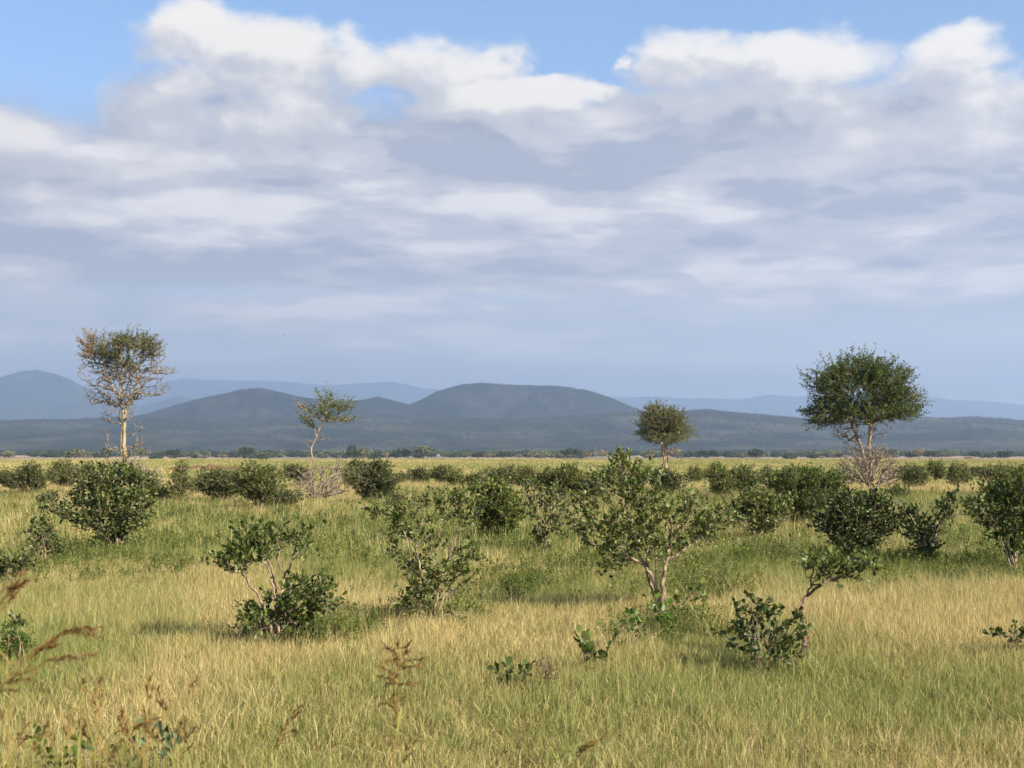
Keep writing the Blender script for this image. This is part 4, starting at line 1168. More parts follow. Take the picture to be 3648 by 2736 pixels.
def tuft(seed, n, rad, h0, h1, w0, w1, lean=0.5, flat=0.06):
    r = np.random.default_rng(seed)
    a = r.uniform(0, 2 * math.pi, n); q = rad * np.sqrt(r.random(n))
    base = np.stack([q * np.cos(a), q * np.sin(a), np.full(n, -0.03)], -1)
    h = r.uniform(h0, h1, n)
    w = r.uniform(w0, w1, n)
    tall = np.arange(n) < max(2, n // 16)                     # a few thin seed stalks stand above the blades
    h = np.where(tall, h1 * r.uniform(1.2, 1.9, n), h); w = np.where(tall, w * 0.55, w)
    la = r.uniform(0, 2 * math.pi, n); lm = np.abs(r.normal(0, lean, n))
    lm = np.where(r.random(n) < flat, r.uniform(1.0, 2.2, n), lm)
    L = np.stack([np.cos(la), np.sin(la), np.zeros(n)], -1) * lm[:, None]
    up = np.array([0, 0, 1.0])
    d1 = unit(up + L * 0.45); d2 = unit(up + L * 1.35)
    sa = r.uniform(0, 2 * math.pi, n)
    S = np.stack([np.cos(sa), np.sin(sa), np.zeros(n)], -1)
    mid = base + d1 * (h * 0.55)[:, None]
    tip = mid + d2 * (h * 0.45)[:, None]
    V = np.stack([base - S * w[:, None] * .5, base + S * w[:, None] * .5, mid + S * w[:, None] * .45, mid - S * w[:, None] * .45, tip], 1).reshape(-1, 3)
    o = (np.arange(n) * 5)[:, None]
    F = [o + np.array([[0, 1, 2, 3]]), o + np.array([[3, 2, 4]])]
    return make_mesh('tuft', V, F, GRASS, {'tint': np.repeat(r.random(n), 5)})


def field(y0, y1, dens, r, wide=0.42, pad=2.5):
    n = int(dens * (y1 * y1 - y0 * y0) * wide + 2 * pad * (y1 - y0) * dens)
    y = np.sqrt(r.uniform(y0 * y0, y1 * y1, n))
    x = r.uniform(-1, 1, n) * (wide * y + pad)
    return x, y


def grass_zone(name, label, y0, y1, dens, tufts, hs, seed, gap=0.16, hn=1.4):
    r = np.random.default_rng(seed)
    x, y = field(y0, y1, dens, r)
    cl = fbm(x / hn, y / hn, 3, seed)
    keep = r.random(len(x)) < sstep(cl, gap - 0.12, gap + 0.30)
    x, y, cl = x[keep], y[keep], cl[keep]
    z = ground_z(x, y)
    hz = (0.55 + 0.9 * cl) * hs
    hz = hz * (1 + 0.30 * sstep(y, 24, 32) * (1 - sstep(y, 60, 110)))
    fresh = np.clip(patch_green(x, y) + 0.07 - 0.14 * (1 - sstep(y, 14, 24)) + r.normal(0, 0.17, len(x)), 0, 1)
    sc = np.stack([np.ones(len(x)), np.ones(len(x)), np.ones(len(x))], -1) * r.uniform(0.8, 1.25, (len(x), 1))
    sc[:, 2] *= hz
    rot = np.stack([r.normal(0, 0.08, len(x)), r.normal(0, 0.08, len(x)), r.uniform(0, 6.28, len(x))], -1)
    scatter(name, np.stack([x, y, z], -1), rot, sc, r.integers(0, len(tufts), len(x)), tufts, {'fresh': fresh}, label, 'grass')


grass_zone('near_grass', 'dry and green grass blades in the foreground', 7.5, 32, 60, [tuft(900 + k, 66, 0.17, 0.05, 0.23, 0.003, 0.0060, 0.85, 0.20) for k in range(10)], 1.0, 41)
grass_zone('meadow_grass', 'grass between the shrubs', 30, 98, 7.5, [tuft(930 + k, 84, 0.42, 0.06, 0.30, 0.008, 0.014, 0.85, 0.20) for k in range(8)], 1.0, 42, hn=2.2)
grass_zone('far_grass', 'grass on the open plain beyond the shrubs', 92, 340, 0.85, [tuft(960 + k, 70, 1.05, 0.08, 0.28, 0.028, 0.05, 0.8, 0.15) for k in range(6)], 0.9, 43, hn=6.0)


def tussocks():
    r = np.random.default_rng(55)
    x, y = field(8.5, 60, 1.5, r)
    k = r.random(len(x)) < sstep(fbm(x / 2.2, y / 2.2, 3, 58), 0.42, 0.66)
    x, y = x[k], y[k]; n = len(x)
    s = r.uniform(0.6, 1.25, (n, 1)) * np.ones((1, 3))
    fresh = np.clip(patch_green(x, y) + r.normal(0, 0.33, n), 0, 1)
    scatter('grass_tussocks', np.stack([x, y, ground_z(x, y)], -1), np.stack([r.normal(0, .12, n), r.normal(0, .12, n), r.uniform(0, 6.28, n)], -1), s, r.integers(0, 6, n),
            [tuft(990 + k, 110, 0.13 + 0.02 * k, 0.14, 0.42, 0.004, 0.008, 0.95, 0.3) for k in range(6)], {'fresh': fresh}, 'rough tussocks standing out of the grass', 'grass')


tussocks()


def weed_mesh(seed, mat):
    r = np.random.default_rng(seed)
    P, D, Nn, L, tv, tf = [], [], [], [], [], []
    p0, p1 = [], []
    for s in range(7):
        a = r.uniform(0, 6.28); q = r.uniform(0, 0.22)
        b = np.array([q * math.cos(a), q * math.sin(a), 0.0]); h = r.uniform(0.15, 0.42)
        t = b + np.array([r.normal(0, .12), r.normal(0, .12), h])
        p0.append(b); p1.append(t)
        for k in range(16):
            u = r.uniform(0.3, 1.0)
            P.append(b + (t - b) * u); v = r.normal(0, 1, 3); v[2] = abs(v[2]) * .4 + .2
            D.append(v)
    P, D = np.array(P), unit(np.array(D))
    Nn = unit(np.array([0, 0, 1.0]) + r.normal(0, .5, D.shape)); Nn = unit(Nn - D * np.sum(Nn * D, 1, keepdims=True))
    L = r.uniform(0.03, 0.065, len(P))
    V, F, tint = leaf_geo(P, D, Nn, L, L * .5, T_SMALL, r)
    V2, F2 = tube_geo(p0, p1, np.full(7, .005), np.full(7, .003), 3)
    return make_mesh('weed', np.concatenate([V, V2]), F + [F2 + len(V)], mat, {'tint': np.concatenate([tint, np.full(len(V2), .3)])})


WEEDY = [(1130, 1275, 60, 18, 200), (735, 1385, 34, 14, 90), (2060, 1220, 70, 20, 220), (360, 1190, 40, 18, 120), (780, 1180, 70, 20, 200), (240, 1210, 60, 10, 120), (1440, 1385, 50, 14, 120),
         (1580, 1215, 60, 18, 160), (1250, 1230, 60, 16, 150), (1900, 1230, 50, 14, 120), (640, 1400, 50, 8, 60), (930, 1350, 50, 8, 70), (1100, 1190, 40, 14, 120), (520, 1130, 90, 16, 200), (1500, 1290, 60, 16, 100), (90, 1240, 50, 12, 90)]


def weeds():
    r = np.random.default_rng(77)
    x, y = field(20, 78, 4.6, r)
    f = fbm(x / 2.6, y / 3.4, 3, 71) + 0.19 * sstep(y, 23, 28) - 0.05 * sstep(y, 50, 70) - 0.14 * (1 - sstep(y, 21, 27))
    k = r.random(len(x)) < sstep(f, 0.50, 0.70)
    x, y = x[k], y[k]
    for (cx, cy, rx, ry, m) in WEEDY:
        rx, m = rx * 1.25, int(m * 0.75)                               # thick low growth round the shrubs
        Y0 = CAM_H * FOCAL / (cy * Q - HORIZON)
        yy = Y0 * (1 + r.normal(0, 1, m) * ry / (cy - 970.0))
        xx = ((cx + r.normal(0, rx, m)) * Q - CX) / FOCAL * yy
        x, y = np.concatenate([x, xx]), np.concatenate([y, yy])
    n = len(x)
    WEED = plant_mat('weed_leaf', [(0.0, (0.035, 0.058, 0.012)), (0.4, (0.085, 0.115, 0.025)), (0.75, (0.15, 0.18, 0.04)), (1.0, (0.25, 0.27, 0.075))], 0.55, 0.25, 0.4)
    scatter('green_weeds', np.stack([x, y, ground_z(x, y)], -1), np.stack([np.zeros(n), np.zeros(n), r.uniform(0, 6.28, n)], -1),
            np.repeat((r.uniform(0.55, 1.2, n) * (0.75 + 0.25 * sstep(y, 22, 30)))[:, None], 3, 1), r.integers(0, 5, n), [weed_mesh(1200 + k, WEED) for k in range(5)], None, 'leafy green weeds among the grass', 'weeds')


weeds()

# ---------------------------------------------------------------- tall grass stalks close to the viewer
def stalk_mat(name, a, b):
    m, N = new_mat(name)
    tc = N.new('ShaderNodeTexCoord')
    n = N.noise(tc.outputs['Object'], 14.0, 3.0, 0.6)
    c = N.mix(n, a, b)
    d = N.new('ShaderNodeBsdfDiffuse'); N.put(d.inputs[0], c)
    tr = N.new('ShaderNodeBsdfTranslucent'); N.put(tr.inputs[0], c)
    mx = N.new('ShaderNodeMixShader'); mx.inputs[0].default_value = 0.3
    m.node_tree.links.new(d.outputs[0], mx.inputs[1]); m.node_tree.links.new(tr.outputs[0], mx.inputs[2])
    return finish(m, N, mx.outputs[0])


STALK = stalk_mat('stalk', (0.24, 0.16, 0.05), (0.36, 0.27, 0.09))
STALK_GREEN = stalk_mat('green_stalk', (0.22, 0.24, 0.06), (0.40, 0.38, 0.14))
SEED_RED = stalk_mat('red_brown_seed', (0.125, 0.062, 0.022), (0.26, 0.145, 0.055))
SEED_GOLD = stalk_mat('golden_seed', (0.28, 0.16, 0.06), (0.44, 0.29, 0.13))
SEED_DARK = stalk_mat('dark_brown_seed', (0.13, 0.075, 0.03), (0.26, 0.17, 0.06))


def curve_pts(P, k=8):
    P = np.asarray(P, float)
    P = np.vstack([2 * P[0] - P[1], P, 2 * P[-1] - P[-2]])
    t = np.linspace(0, 1, k, endpoint=False)[:, None]
    out = [0.5 * (2 * P[i] + (P[i + 1] - P[i - 1]) * t + (2 * P[i - 1] - 5 * P[i] + 4 * P[i + 1] - P[i + 2]) * t * t + (-P[i - 1] + 3 * P[i] - 3 * P[i + 1] + P[i + 2]) * t ** 3)
           for i in range(1, len(P) - 2)]
    return np.vstack(out + [P[-2:-1]])


def stalk(label, Y, px, heads, mat=None, seed_mat=None, r0=0.0042, blades=(), drop=0.25, group='tall seeding grass stalks close to the viewer'):
    """px: stem from where it leaves the picture up to its tip (2212 wide copy); heads: polylines of seed spikes"""
    N_PLANT[0] += 1
    r = np.random.default_rng(500 + N_PLANT[0])
    fx = px[0][0] + (px[0][0] - px[1][0]) * drop
    st = Site(fx, 1659, Y=Y)
    root = tag(empty('grass_stalk', st), label, 'grass stalk', group)
    pts = [np.array([0.0, 0.0, -0.03])] + [st.p(*p) for p in px]
    c = curve_pts(pts)
    rad = np.linspace(r0, r0 * 0.35, len(c))
    V, F = tube_geo(c[:-1], c[1:], rad[:-1], rad[1:], 5)
    add('stem', make_mesh('stem', V, F, mat or STALK, smooth=True), root)
    for hd in heads:
        h = curve_pts([st.p(x, y, r.uniform(-.05, .05)) for x, y in hd], 7)
        V1, F1 = tube_geo(h[:-1], h[1:], np.full(len(h) - 1, .0015), np.full(len(h) - 1, .0010), 4)
        # spikelets with awns along the head
        n = int(10 + 130 * np.linalg.norm(np.diff(h, axis=0), axis=1).sum())
        u = r.random(n) * (len(h) - 1.001); i = u.astype(int); w = (u - i)[:, None]
        P = h[i] * (1 - w) + h[i + 1] * w
        D = unit(unit(h[i + 1] - h[i]) + r.normal(0, .30, (n, 3)))
        L = r.uniform(0.016, 0.042, n)
        Nn = unit(np.cross(D, r.normal(0, 1, (n, 3))))
        V2, F2, tint = leaf_geo(P, D, Nn, L, L * .07 + .0008, T_SMALL, r)
        add('seed_head', make_mesh('seed_head', np.concatenate([V1, V2]), [F1] + [f + len(V1) for f in F2], seed_mat or SEED_RED), root)
    for b in blades:
        h = curve_pts([st.p(x, y, r.uniform(-.05, .05)) for x, y in b], 6)
        T = unit(np.gradient(h, axis=0)); S = unit(np.cross(T, np.array([0.2, 1.0, 0.1])))
        w = 0.0055 * (1 - np.linspace(0, 1, len(h)) ** 2)[:, None] + 0.0004
        V = np.stack([h - S * w, h + np.array([0, .002, 0]), h + S * w], 1).reshape(-1, 3)
        k = np.arange(len(h) - 1)[:, None] * 3
        add('blade', make_mesh('blade', V, [k + np.array([[0, 1, 4, 3]]), k + np.array([[1, 2, 5, 4]])], STALK_GREEN), root)
    return root


stalk('tall single grass stalk topped by a spreading red brown seed head', 6.0, [(850, 1659), (855, 1600), (859, 1545), (861, 1480), (860, 1430), (861, 1392)],
      [[(861, 1480), (842, 1465), (822, 1462)], [(860, 1462), (838, 1448), (818, 1438)], [(860, 1440), (880, 1428), (908, 1425)], [(860, 1448), (885, 1440), (900, 1437)], [(861, 1412), (845, 1405), (826, 1392)],
       [(861, 1418), (850, 1425), (822, 1432)], [(861, 1400), (875, 1398), (884, 1390)], [(860, 1432), (872, 1415), (880, 1408)], [(861, 1405), (858, 1392), (856, 1384)], [(861, 1452), (850, 1470), (830, 1480)], [(861, 1478), (875, 1478), (895, 1476)], [(856, 1545), (846, 1525), (830, 1520)], [(856, 1550), (852, 1520), (850, 1500)], [(861, 1440), (856, 1420), (852, 1405)],
       [(858, 1580), (852, 1562), (856, 1550)], [(861, 1425), (862, 1440), (850, 1455)]],
      seed_mat=SEED_RED, blades=[[(858, 1580), (868, 1530), (880, 1490)]])
stalk('short brown grass head leaning beside the tall single stalk', 6.2, [(868, 1659), (874, 1635), (885, 1608), (898, 1594), (910, 1586)],
      [[(872, 1640), (885, 1610), (910, 1586)], [(878, 1625), (890, 1602), (905, 1592)], [(870, 1650), (880, 1632), (892, 1622)]], mat=STALK_GREEN, seed_mat=SEED_DARK)
stalk('pair of drooping red brown plumes on one arching green stem', 6.4, [(565, 1659), (580, 1630), (596, 1600), (612, 1570), (630, 1545), (656, 1522)],
      [[(604, 1588), (622, 1556), (640, 1534), (658, 1522)], [(606, 1586), (625, 1560), (640, 1545), (648, 1540)], [(596, 1606), (606, 1590), (628, 1580), (642, 1580)], [(585, 1628), (600, 1604), (620, 1592)]], mat=STALK_GREEN, seed_mat=SEED_RED)
stalk('pale green grass plume bending over in the open foreground', 6.2, [(1180, 1659), (1205, 1640), (1235, 1616), (1262, 1604), (1295, 1596)],
      [[(1205, 1640), (1235, 1618), (1268, 1606), (1295, 1600)]], mat=STALK_GREEN, seed_mat=STALK_GREEN)
stalk('dark brown bristly grass head beside the pale green plume', 6.2, [(1228, 1659), (1240, 1640), (1255, 1622), (1275, 1606), (1300, 1594)],
      [[(1228, 1659), (1245, 1636), (1262, 1615), (1300, 1594)], [(1240, 1640), (1262, 1620), (1285, 1610)], [(1245, 1635), (1258, 1612), (1280, 1600)]], mat=STALK_GREEN, seed_mat=SEED_DARK)
stalk('long arching rust coloured grass plume reaching farthest into the picture', 5.2, [(-30, 1490), (30, 1435), (80, 1400), (115, 1380), (160, 1362), (212, 1360)],
      [[(108, 1384), (135, 1368), (170, 1360), (210, 1358)], [(120, 1376), (150, 1362), (185, 1356), (205, 1368)], [(130, 1370), (165, 1365), (200, 1372)]], seed_mat=SEED_RED)
stalk('rust coloured grass plume just under the long arching one', 5.2, [(-30, 1510), (20, 1460), (60, 1425), (95, 1400), (122, 1390)],
      [[(68, 1418), (95, 1400), (125, 1392)], [(60, 1425), (85, 1402), (118, 1398)], [(75, 1412), (92, 1392), (112, 1388)]], seed_mat=SEED_RED)
stalk('golden orange grass plume with a horizontal head', 5.3, [(20, 1540), (60, 1470), (95, 1430), (130, 1418), (200, 1415)],
      [[(100, 1428), (140, 1418), (180, 1415), (205, 1418)], [(104, 1428), (150, 1422), (196, 1422)]], seed_mat=SEED_GOLD)
stalk('branched brown grass head highest at the picture edge', 5.0, [(-60, 1400), (-30, 1350), (0, 1305), (25, 1275), (55, 1262), (75, 1250)],
      [[(0, 1308), (20, 1280), (50, 1262)], [(10, 1290), (40, 1262), (78, 1250)], [(-5, 1285), (20, 1270), (46, 1266)], [(0, 1320), (18, 1300), (30, 1285)], [(15, 1280), (35, 1258), (50, 1240)]], seed_mat=SEED_RED)
stalk('leaning brown grass stalk with a loose head below the branched one', 5.0, [(-50, 1540), (-20, 1505), (10, 1475), (40, 1455), (85, 1440)],
      [[(0, 1485), (30, 1462), (85, 1442)], [(10, 1476), (40, 1470), (62, 1468)], [(-10, 1500), (10, 1492), (40, 1490)]], seed_mat=SEED_DARK)
stalk('upright golden grass stem with a yellow bent blade', 5.6, [(205, 1659), (207, 1600), (208, 1540), (208, 1470)],
      [[(208, 1500), (212, 1480), (216, 1465)], [(207, 1530), (202, 1510), (200, 1495)], [(207, 1545), (214, 1530), (220, 1522)]], seed_mat=SEED_GOLD, blades=[[(207, 1620), (190, 1560), (182, 1500)]])
stalk('thin upright pale grass stem beside the golden one', 5.6, [(168, 1659), (172, 1610), (176, 1540), (178, 1470)], [[(177, 1500), (180, 1480), (182, 1465)]], mat=STALK_GREEN, seed_mat=SEED_GOLD)
stalk('short upright green grass stem near the corner herb', 5.8, [(88, 1659), (92, 1620), (96, 1580), (98, 1560)], [[(95, 1590), (98, 1572), (104, 1558)]], mat=STALK_GREEN, seed_mat=SEED_DARK, blades=[[(90, 1640), (80, 1600), (68, 1580)]])
stalk('rusty nodding grass head over the silvery green plant', 5.8, [(310, 1659), (302, 1630), (285, 1600), (278, 1580), (300, 1562), (330, 1556)],
      [[(280, 1590), (300, 1565), (335, 1555)], [(282, 1588), (292, 1572), (312, 1568)], [(276, 1592), (262, 1580), (250, 1584)], [(290, 1605), (276, 1590), (270, 1575)]], seed_mat=SEED_RED)
stalk('rust tinged grass stem leaning across the silvery green plant', 5.8, [(385, 1659), (372, 1640), (352, 1615), (335, 1596), (318, 1584)],
      [[(345, 1608), (330, 1592), (316, 1582)], [(360, 1625), (346, 1602), (340, 1590)]], mat=STALK_GREEN, seed_mat=SEED_RED, blades=[[(380, 1655), (370, 1620), (366, 1590)]])
stalk('bent brown grass stem between the two corner herbs', 5.8, [(225, 1659), (235, 1635), (248, 1615), (258, 1600)], [[(240, 1630), (252, 1610), (262, 1600)], [(228, 1655), (240, 1640), (246, 1625)]], seed_mat=SEED_DARK)

rs = np.random.default_rng(9)
for k in range(16):                                                 # a loose stand of thin stems, none of them to be told from the next
    x0 = rs.uniform(20, 430); top = rs.uniform(1470, 1610); dx_ = rs.normal(6, 22)
    m = (1659 + top) / 2
    stalk('thin rust brown grass stem, one of a loose stand in the lower corner', rs.uniform(5.6, 8.0), [(x0, 1659), (x0 + dx_ * .3, m), (x0 + dx_, top)],
          [[(x0 + dx_ * .8, top + 14), (x0 + dx_ * 1.05, top - 6), (x0 + dx_ * 1.3 + 5, top - 20)], [(x0 + dx_ * .7, top + 24), (x0 + dx_ - 6, top + 4)], [(x0 + dx_ * .6, top + 30), (x0 + dx_ + 9, top + 10)]],
          mat=(STALK, STALK_GREEN)[k % 2], seed_mat=(SEED_RED, SEED_GOLD, SEED_DARK)[k % 3], r0=0.003, group='loose stand of thin rusty grass stems')

# ---------------------------------------------------------------- trees of the far belt
def far_crown(seed, mat, flat, n=260):
    r = np.random.default_rng(seed)
    b = ball(r, n, 0.55)
    b[:, 2] = np.where(b[:, 2] < 0, b[:, 2] * 0.55, b[:, 2])
    lump = 0.75 + 0.5 * vnoise(b[:, 0] * 2.2 + 30, b[:, 2] * 2.2 + b[:, 1] + 30, seed)[:, None]
    P = b * lump * np.array([0.5, 0.5, 0.5 * flat])
    D = unit(r.normal(0, 1, P.shape)); Nn = unit(np.cross(D, r.normal(0, 1, P.shape)))
    L = r.uniform(0.10, 0.20, n)
    V, F, tint = leaf_geo(P, D, Nn, L, L * .9, T_SMALL, r)
    return make_mesh('crown', V, F, mat, {'tint': tint})


def far_trunk(seed, mat, h):
    r = np.random.default_rng(seed)
    t = np.array([[0, 0, -1.1 * h], [r.normal(0, .03), r.normal(0, .03), -0.45 * h], [r.normal(0, .05), 0, 0]])
    p0 = [t[0], t[1]]; p1 = [t[1], t[2]]; r0 = [.035, .026]; r1 = [.026, .016]
    for k in range(5):
        p0.append(t[1]); p1.append(t[1] + np.array([r.normal(0, .26), r.normal(0, .26), r.uniform(.25, .55) * h])); r0.append(.02); r1.append(.008)
    V, F = tube_geo(p0, p1, np.array(r0), np.array(r1), 5)
    return make_mesh('trunk', V, F, mat)


FAR_SHADED = plant_mat('far_shaded_leaf', [(0.0, (0.020, 0.036, 0.016)), (1.0, (0.055, 0.072, 0.028))], 0.8, 0.1, 0.2)  # cloud shade over the far belt is put into this dark leaf colour
FAR_OLIVE = plant_mat('far_olive_leaf', [(0.0, (0.070, 0.082, 0.030)), (1.0, (0.15, 0.15, 0.065))], 0.8, 0.1, 0.2)  # olive leaf, brightened so its colour carries the sun on the lit trees
FAR_TAN = plant_mat('far_tan_leaf', [(0.0, (0.14, 0.11, 0.065)), (1.0, (0.26, 0.20, 0.12))], 0.8, 0.1, 0.2)
KIND = {}
for kn, (mm, fl, sd, nn) in {'dark': (FAR_SHADED, .85, 1, 300), 'olive': (FAR_OLIVE, .8, 2, 300), 'tan': (FAR_TAN, .9, 3, 200), 'flat': (FAR_SHADED, .5, 4, 260), 'bare': (FAR_TAN, 1.0, 5, 45), 'bush': (FAR_SHADED, .7, 6, 220)}.items():
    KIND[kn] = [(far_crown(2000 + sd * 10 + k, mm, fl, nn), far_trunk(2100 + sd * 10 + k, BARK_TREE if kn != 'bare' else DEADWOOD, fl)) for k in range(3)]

# (x, y of crown middle, width, height of the whole tree, kind) in photograph pixels, and what tells it apart
BELT = [
    ((266, 1620, 56, 36), 'olive', 'broad olive tree in the far tree line between the yellow acacia and the blue peak'),
    ((310, 1632, 32, 22), 'tan', 'pale low far tree touching the broad olive one by the yellow acacia'),
    ((378, 1618, 34, 40), 'dark', 'dark far tree seen through the bare twigs at the foot of the yellow acacia'),
    ((501, 1620, 46, 36), 'olive', 'olive far tree half hidden by the dead brush of the yellow acacia'),
    ((555, 1632, 42, 24), 'bush', 'low far tree between the yellow acacia and a domed dark tree'),
    ((613, 1622, 50, 36), 'dark', 'domed dark far tree beyond the narrow upright shrub'),
    ((694, 1632, 20, 22), 'dark', 'tiny dark far tree between two tan trees'),
    ((722, 1632, 32, 20), 'tan', 'tan far tree touching the tiny dark one'),
    ((792, 1630, 34, 22), 'tan', 'tan far tree before the round nearly black one'),
    ((880, 1616, 48, 40), 'dark', 'round nearly black far tree standing alone beyond the slim stemmed shrub'),
    ((938, 1628, 36, 20), 'bush', 'small dark far tree beside the round nearly black one'),
    ((1258, 1624, 50, 34), 'dark', 'dark far tree behind the crown of an olive umbrella tree'),
    ((1290, 1622, 60, 38), 'olive', 'olive umbrella shaped far tree with a visible trunk, above the tall dense shrub'),
    ((1253, 1606, 30, 36), 'dark', 'tall hazy far tree rising behind the olive umbrella tree'),
    ((1330, 1632, 26, 16), 'bush', 'low dark far bush beside the olive umbrella tree'),
    ((1380, 1624, 30, 38), 'bare', 'reddish nearly bare far tree'),
    ((1395, 1626, 24, 28), 'dark', 'small dark far tree touching the reddish bare one'),
    ((1428, 1622, 56, 36), 'flat', 'wide flat topped dark far tree between the reddish bare and the biggest olive tree'),
    ((1509, 1616, 68, 46), 'olive', 'biggest olive tree of the far tree line, round and alone'),
    ((1703, 1628, 34, 26), 'dark', 'dark far tree before the pair of tan trees on the table hill side'),
    ((1736, 1628, 28, 26), 'tan', 'rounded tan far tree, single, below the foot of the table hill'),
    ((1796, 1626, 52, 28), 'flat', 'flat dark far tree below the steep side of the table hill'),
    ((1850, 1630, 26, 24), 'tan', 'tan far tree next to a pale bare one'),
    ((1896, 1624, 48, 34), 'bare', 'pale thinly leafed far tree with white limbs'),
    ((2035, 1618, 60, 36), 'dark', 'wide dark green far tree nearest the top of the largest shrub'),
    ((2091, 1626, 34, 26), 'tan', 'orange tan far tree beside the wide dark green one'),
    ((2124, 1620, 22, 44), 'bare', 'thin dead grey far tree'),
    ((2149, 1624, 32, 32), 'tan', 'brown far tree touching the leafy tip of the largest shrub'),
    ((2322, 1628, 28, 34), 'bare', 'pale bare far tree between the largest shrub tip and the pale olive acacia'),
    ((2405, 1620, 40, 40), 'tan', 'greyish tan far tree directly behind the thin trunks of the pale olive acacia'),
    ((2430, 1642, 12, 9), 'bush', 'tiny dark far bush on the plain beside the pale olive acacia'),
    ((2505, 1624, 36, 34), 'dark', 'one of two touching dark far trees, the one nearer the pale olive acacia'),
    ((2540, 1624, 38, 34), 'dark', 'one of two touching dark far trees, the one farther from the pale olive acacia'),
    ((2692, 1620, 52, 30), 'flat', 'flat topped dark far tree midway between the two round crowned acacias'),
    ((2815, 1628, 40, 22), 'bush', 'dark far tree before the dark round acacia'),
    ((2896, 1628, 36, 22), 'bush', 'dark far tree close by the trunk of the dark round acacia'),
    ((2928, 1634, 20, 18), 'tan', 'small pale far tree close by the trunk of the dark round acacia'),
    ((2994, 1628, 36, 24), 'dark', 'dark far tree showing at the edge of the pinkish dead bush'),
    ((3165, 1620, 60, 34), 'olive', 'olive far tree beyond the trunk of the dark round acacia, on the edge side'),
    ((3244, 1628, 36, 26), 'dark', 'dark far tree tucked against the big tan olive tree'),
    ((3275, 1620, 48, 40), 'tan', 'tall tan far tree above the dark square shrub'),
    ((3314, 1625, 42, 34), 'dark', 'dark far tree slanting beside the tall tan one'),
    ((3452, 1636, 26, 18), 'tan', 'pale far bush leaning on a dark dome'),
    ((3472, 1624, 36, 24), 'dark', 'dark far dome beside the pale bush'),
    ((3489, 1642, 26, 9), 'bush', 'low dark far bush lying on the pale flats'),
    ((3579, 1624, 50, 30), 'flat', 'flat topped far tree with a visible trunk closest to the picture edge'),
]


def belt_trees():
    r = np.random.default_rng(301)
    for k, ((cx, cy, w, h), kn, lab) in enumerate(BELT):
        Y = r.uniform(1130, 1230) if cy < 1635 else r.uniform(900, 960)
        s = Y / FOCAL
        X = (cx - CX) * s
        w, h = w * 1.15, h * 1.15
        gz = float(ground_z(X, Y))
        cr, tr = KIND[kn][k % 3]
        W = w * s
        bottom = HORIZON + (CAM_H - gz) / s
        H = max((bottom - (cy - h * 0.5)) * s, 2.0)                 # crown top from the ground
        root = bpy.data.objects.new('savanna_tree' if kn != 'bush' else 'bush', None)
        COL.objects.link(root); root.location = (X, Y, gz)
        tag(root, lab, 'tree' if kn != 'bush' else 'bush', 'trees of the far tree line')
        flat = {'dark': .85, 'olive': .8, 'tan': .9, 'flat': .5, 'bare': 1.0, 'bush': .7}[kn]
        ch = H * (0.60 if kn != 'bush' else 0.9)
        zs = ch / flat
        mid = H - ch * 0.5
        for nm, me in (('crown', cr), ('trunk', tr)):
            o = add(nm, me, root, (0, 0, mid))
            o.scale = (W, W, zs if nm == 'crown' else mid / (1.05 * flat))
            o.rotation_euler = (0, 0, r.uniform(0, 6.28))
            if nm == 'crown': o['kind'] = 'stuff'


belt_trees()


def woods():
    r = np.random.default_rng(88)
    # wood behind the single trees, cloud shade on it painted as dark leaves
    n = 3600
    y = r.uniform(1500, 3000, n); x = r.uniform(-0.46, 0.46, n) * y
    k = fbm(x / 60 + 50, y / 140 + 50, 3, 5) > 0.46
    x, y = x[k], y[k]; n = len(x)
    W = r.uniform(6, 14, n); H = W * r.uniform(0.5, 0.8, n)
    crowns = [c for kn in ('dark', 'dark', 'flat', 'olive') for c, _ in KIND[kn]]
    z = ground_z(x, y)
    scatter('distant_woodland', np.stack([x, y, z + H * .42], -1), np.stack([np.zeros(n), np.zeros(n), r.uniform(0, 6.28, n)], -1),
            np.stack([W, W, H * 1.15], -1), r.integers(0, len(crowns), n), crowns, None, 'dark belt of woodland at the far side of the plain', 'woodland')
    # trees that cover the hills
    P, S = [], []
    for rd, num, smin, smax in ((table, 9000, 8, 14), (west_hill, 8000, 8, 14), (front_hill, 26000, 7, 13)):
        px = r.uniform(-260, 2480, num * 3); t = np.sqrt(r.random(num * 3))
        y = rd.D - rd.front * (1 - t) + r.uniform(0, 60, len(t)) * (t > 0.97)
        x = (px - 1106) / 3032 * y
        z = rd.z(x, y)
        k = (px > rd.px[0]) & (px < rd.px[-1]) & (z > 2) & (fbm(x / 130, y / 260, 3, 15) > 0.44 - 0.25 * (t > 0.6))
        k = np.nonzero(k)[0][:num]
        P.append(np.stack([x[k], y[k], z[k] + 2], -1)); S.append(r.uniform(smin, smax, len(k)))
    P, S = np.concatenate(P), np.concatenate(S); n = len(P)
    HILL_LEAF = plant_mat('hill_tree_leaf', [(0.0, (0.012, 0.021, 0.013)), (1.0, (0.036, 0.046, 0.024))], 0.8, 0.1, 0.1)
    small = [far_crown(2300 + k, HILL_LEAF, .8, 40) for k in range(3)] + [far_crown(2310, FAR_SHADED, .8, 40)]
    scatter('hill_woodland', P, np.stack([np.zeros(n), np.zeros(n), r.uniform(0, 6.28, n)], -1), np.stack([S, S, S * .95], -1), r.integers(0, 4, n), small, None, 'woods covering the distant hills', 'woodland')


woods()

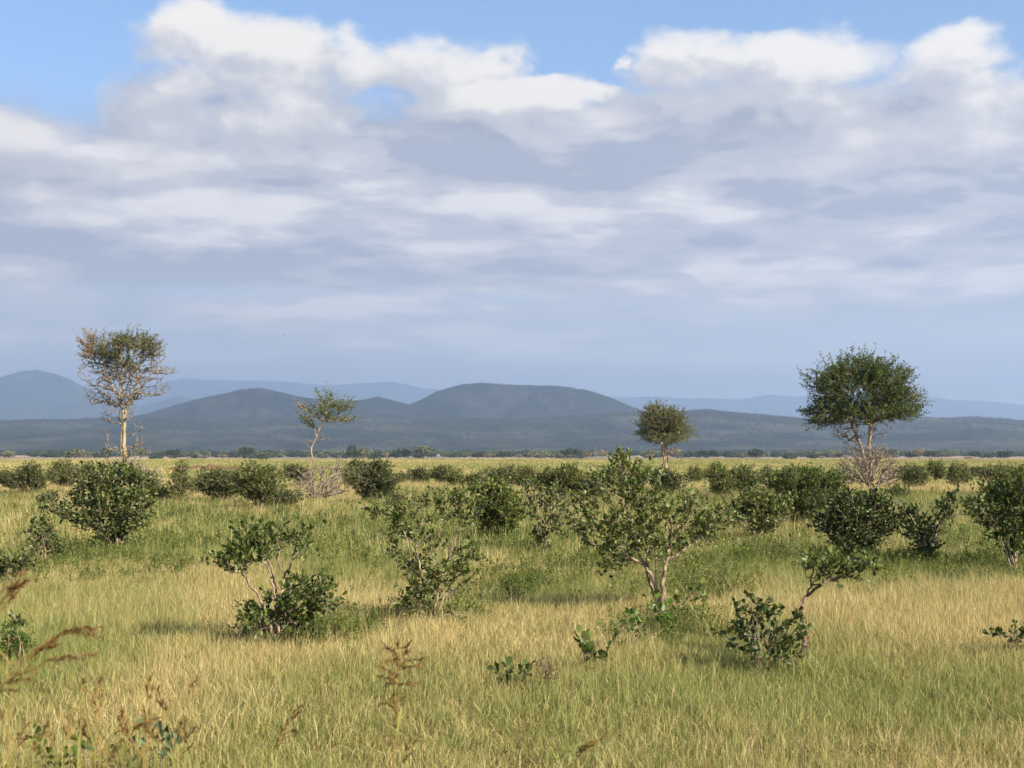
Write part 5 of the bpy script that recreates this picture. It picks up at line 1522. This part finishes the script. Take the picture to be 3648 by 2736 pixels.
# ---------------------------------------------------------------- birds
def bird(label, px, py, Y, span, mat, perched=False):
    st = np.array([(px - CX) / FOCAL * Y, Y, CAM_H - (py - HORIZON) / FOCAL * Y])
    V = [(-.5, 0, 0), (-.2, .10, .03), (-.2, -.10, .03), (-.25, 0, .11), (-.25, 0, -.05), (.2, .10, .03), (.2, -.10, .03), (.2, 0, .12), (.2, 0, -.08), (.42, .05, .08), (.42, -.05, .08), (.42, 0, .15), (.6, 0, .08)]
    F = [(0, 1, 3), (0, 3, 2), (0, 2, 4), (0, 4, 1), (1, 5, 7), (1, 7, 3), (3, 7, 6), (3, 6, 2), (2, 6, 8), (2, 8, 4), (4, 8, 5), (4, 5, 1), (5, 9, 11), (5, 11, 7), (7, 11, 10), (7, 10, 6), (6, 10, 8), (8, 9, 5), (8, 10, 9), (9, 12, 11), (11, 12, 10), (10, 12, 9)]
    root = bpy.data.objects.new('bird', None); COL.objects.link(root); root.location = st
    tag(root, label, 'bird')
    root.rotation_euler = (0, -0.5 if perched else 0, 0.6)
    root.scale = (span * .45,) * 3
    add('body', make_mesh('body', np.array(V), np.array(F), mat, smooth=True), root)
    for s in (-1, 1):
        W = np.array([(.2, s * .08, .08), (-.15, s * .08, .06), (.25, s * .6, .22), (-.05, s * .6, .20), (.02, s * 1.1, .16)]) if not perched else np.array([(.22, s * .10, .10), (.1, s * .13, -.05), (-.1, s * .13, .10), (-.2, s * .12, -.03), (-.5, s * .06, .0)])
        W2 = np.concatenate([W, W + np.array([0, 0, .025])])
        add('wing', make_mesh('wing', W2, np.array([(0, 1, 2), (1, 3, 2), (2, 3, 4), (5, 7, 6), (6, 7, 8), (7, 9, 8), (0, 2, 7), (0, 7, 5), (2, 4, 9), (2, 9, 7), (1, 6, 8), (1, 8, 3), (3, 8, 9), (3, 9, 4)]), mat), root)


PLUME_DARK = bark_mat('dark_plumage', (0.03, 0.03, 0.03), (0.07, 0.06, 0.05), 3.0)
PLUME_WHITE = bark_mat('white_plumage', (0.70, 0.69, 0.65), (0.80, 0.79, 0.76), 3.0)
bird('small dark bird flying high in front of the blue gap beside the tall cloud', 433, 495, 160, 0.30, PLUME_DARK)
bird('small dark bird flying low in the pale sky', 1012, 1194, 140, 0.40, PLUME_DARK)
bird('small white breasted bird perched in the fork of the yellow acacia', 413, 1389, s1.Y - 0.4, 0.42, PLUME_WHITE, True)
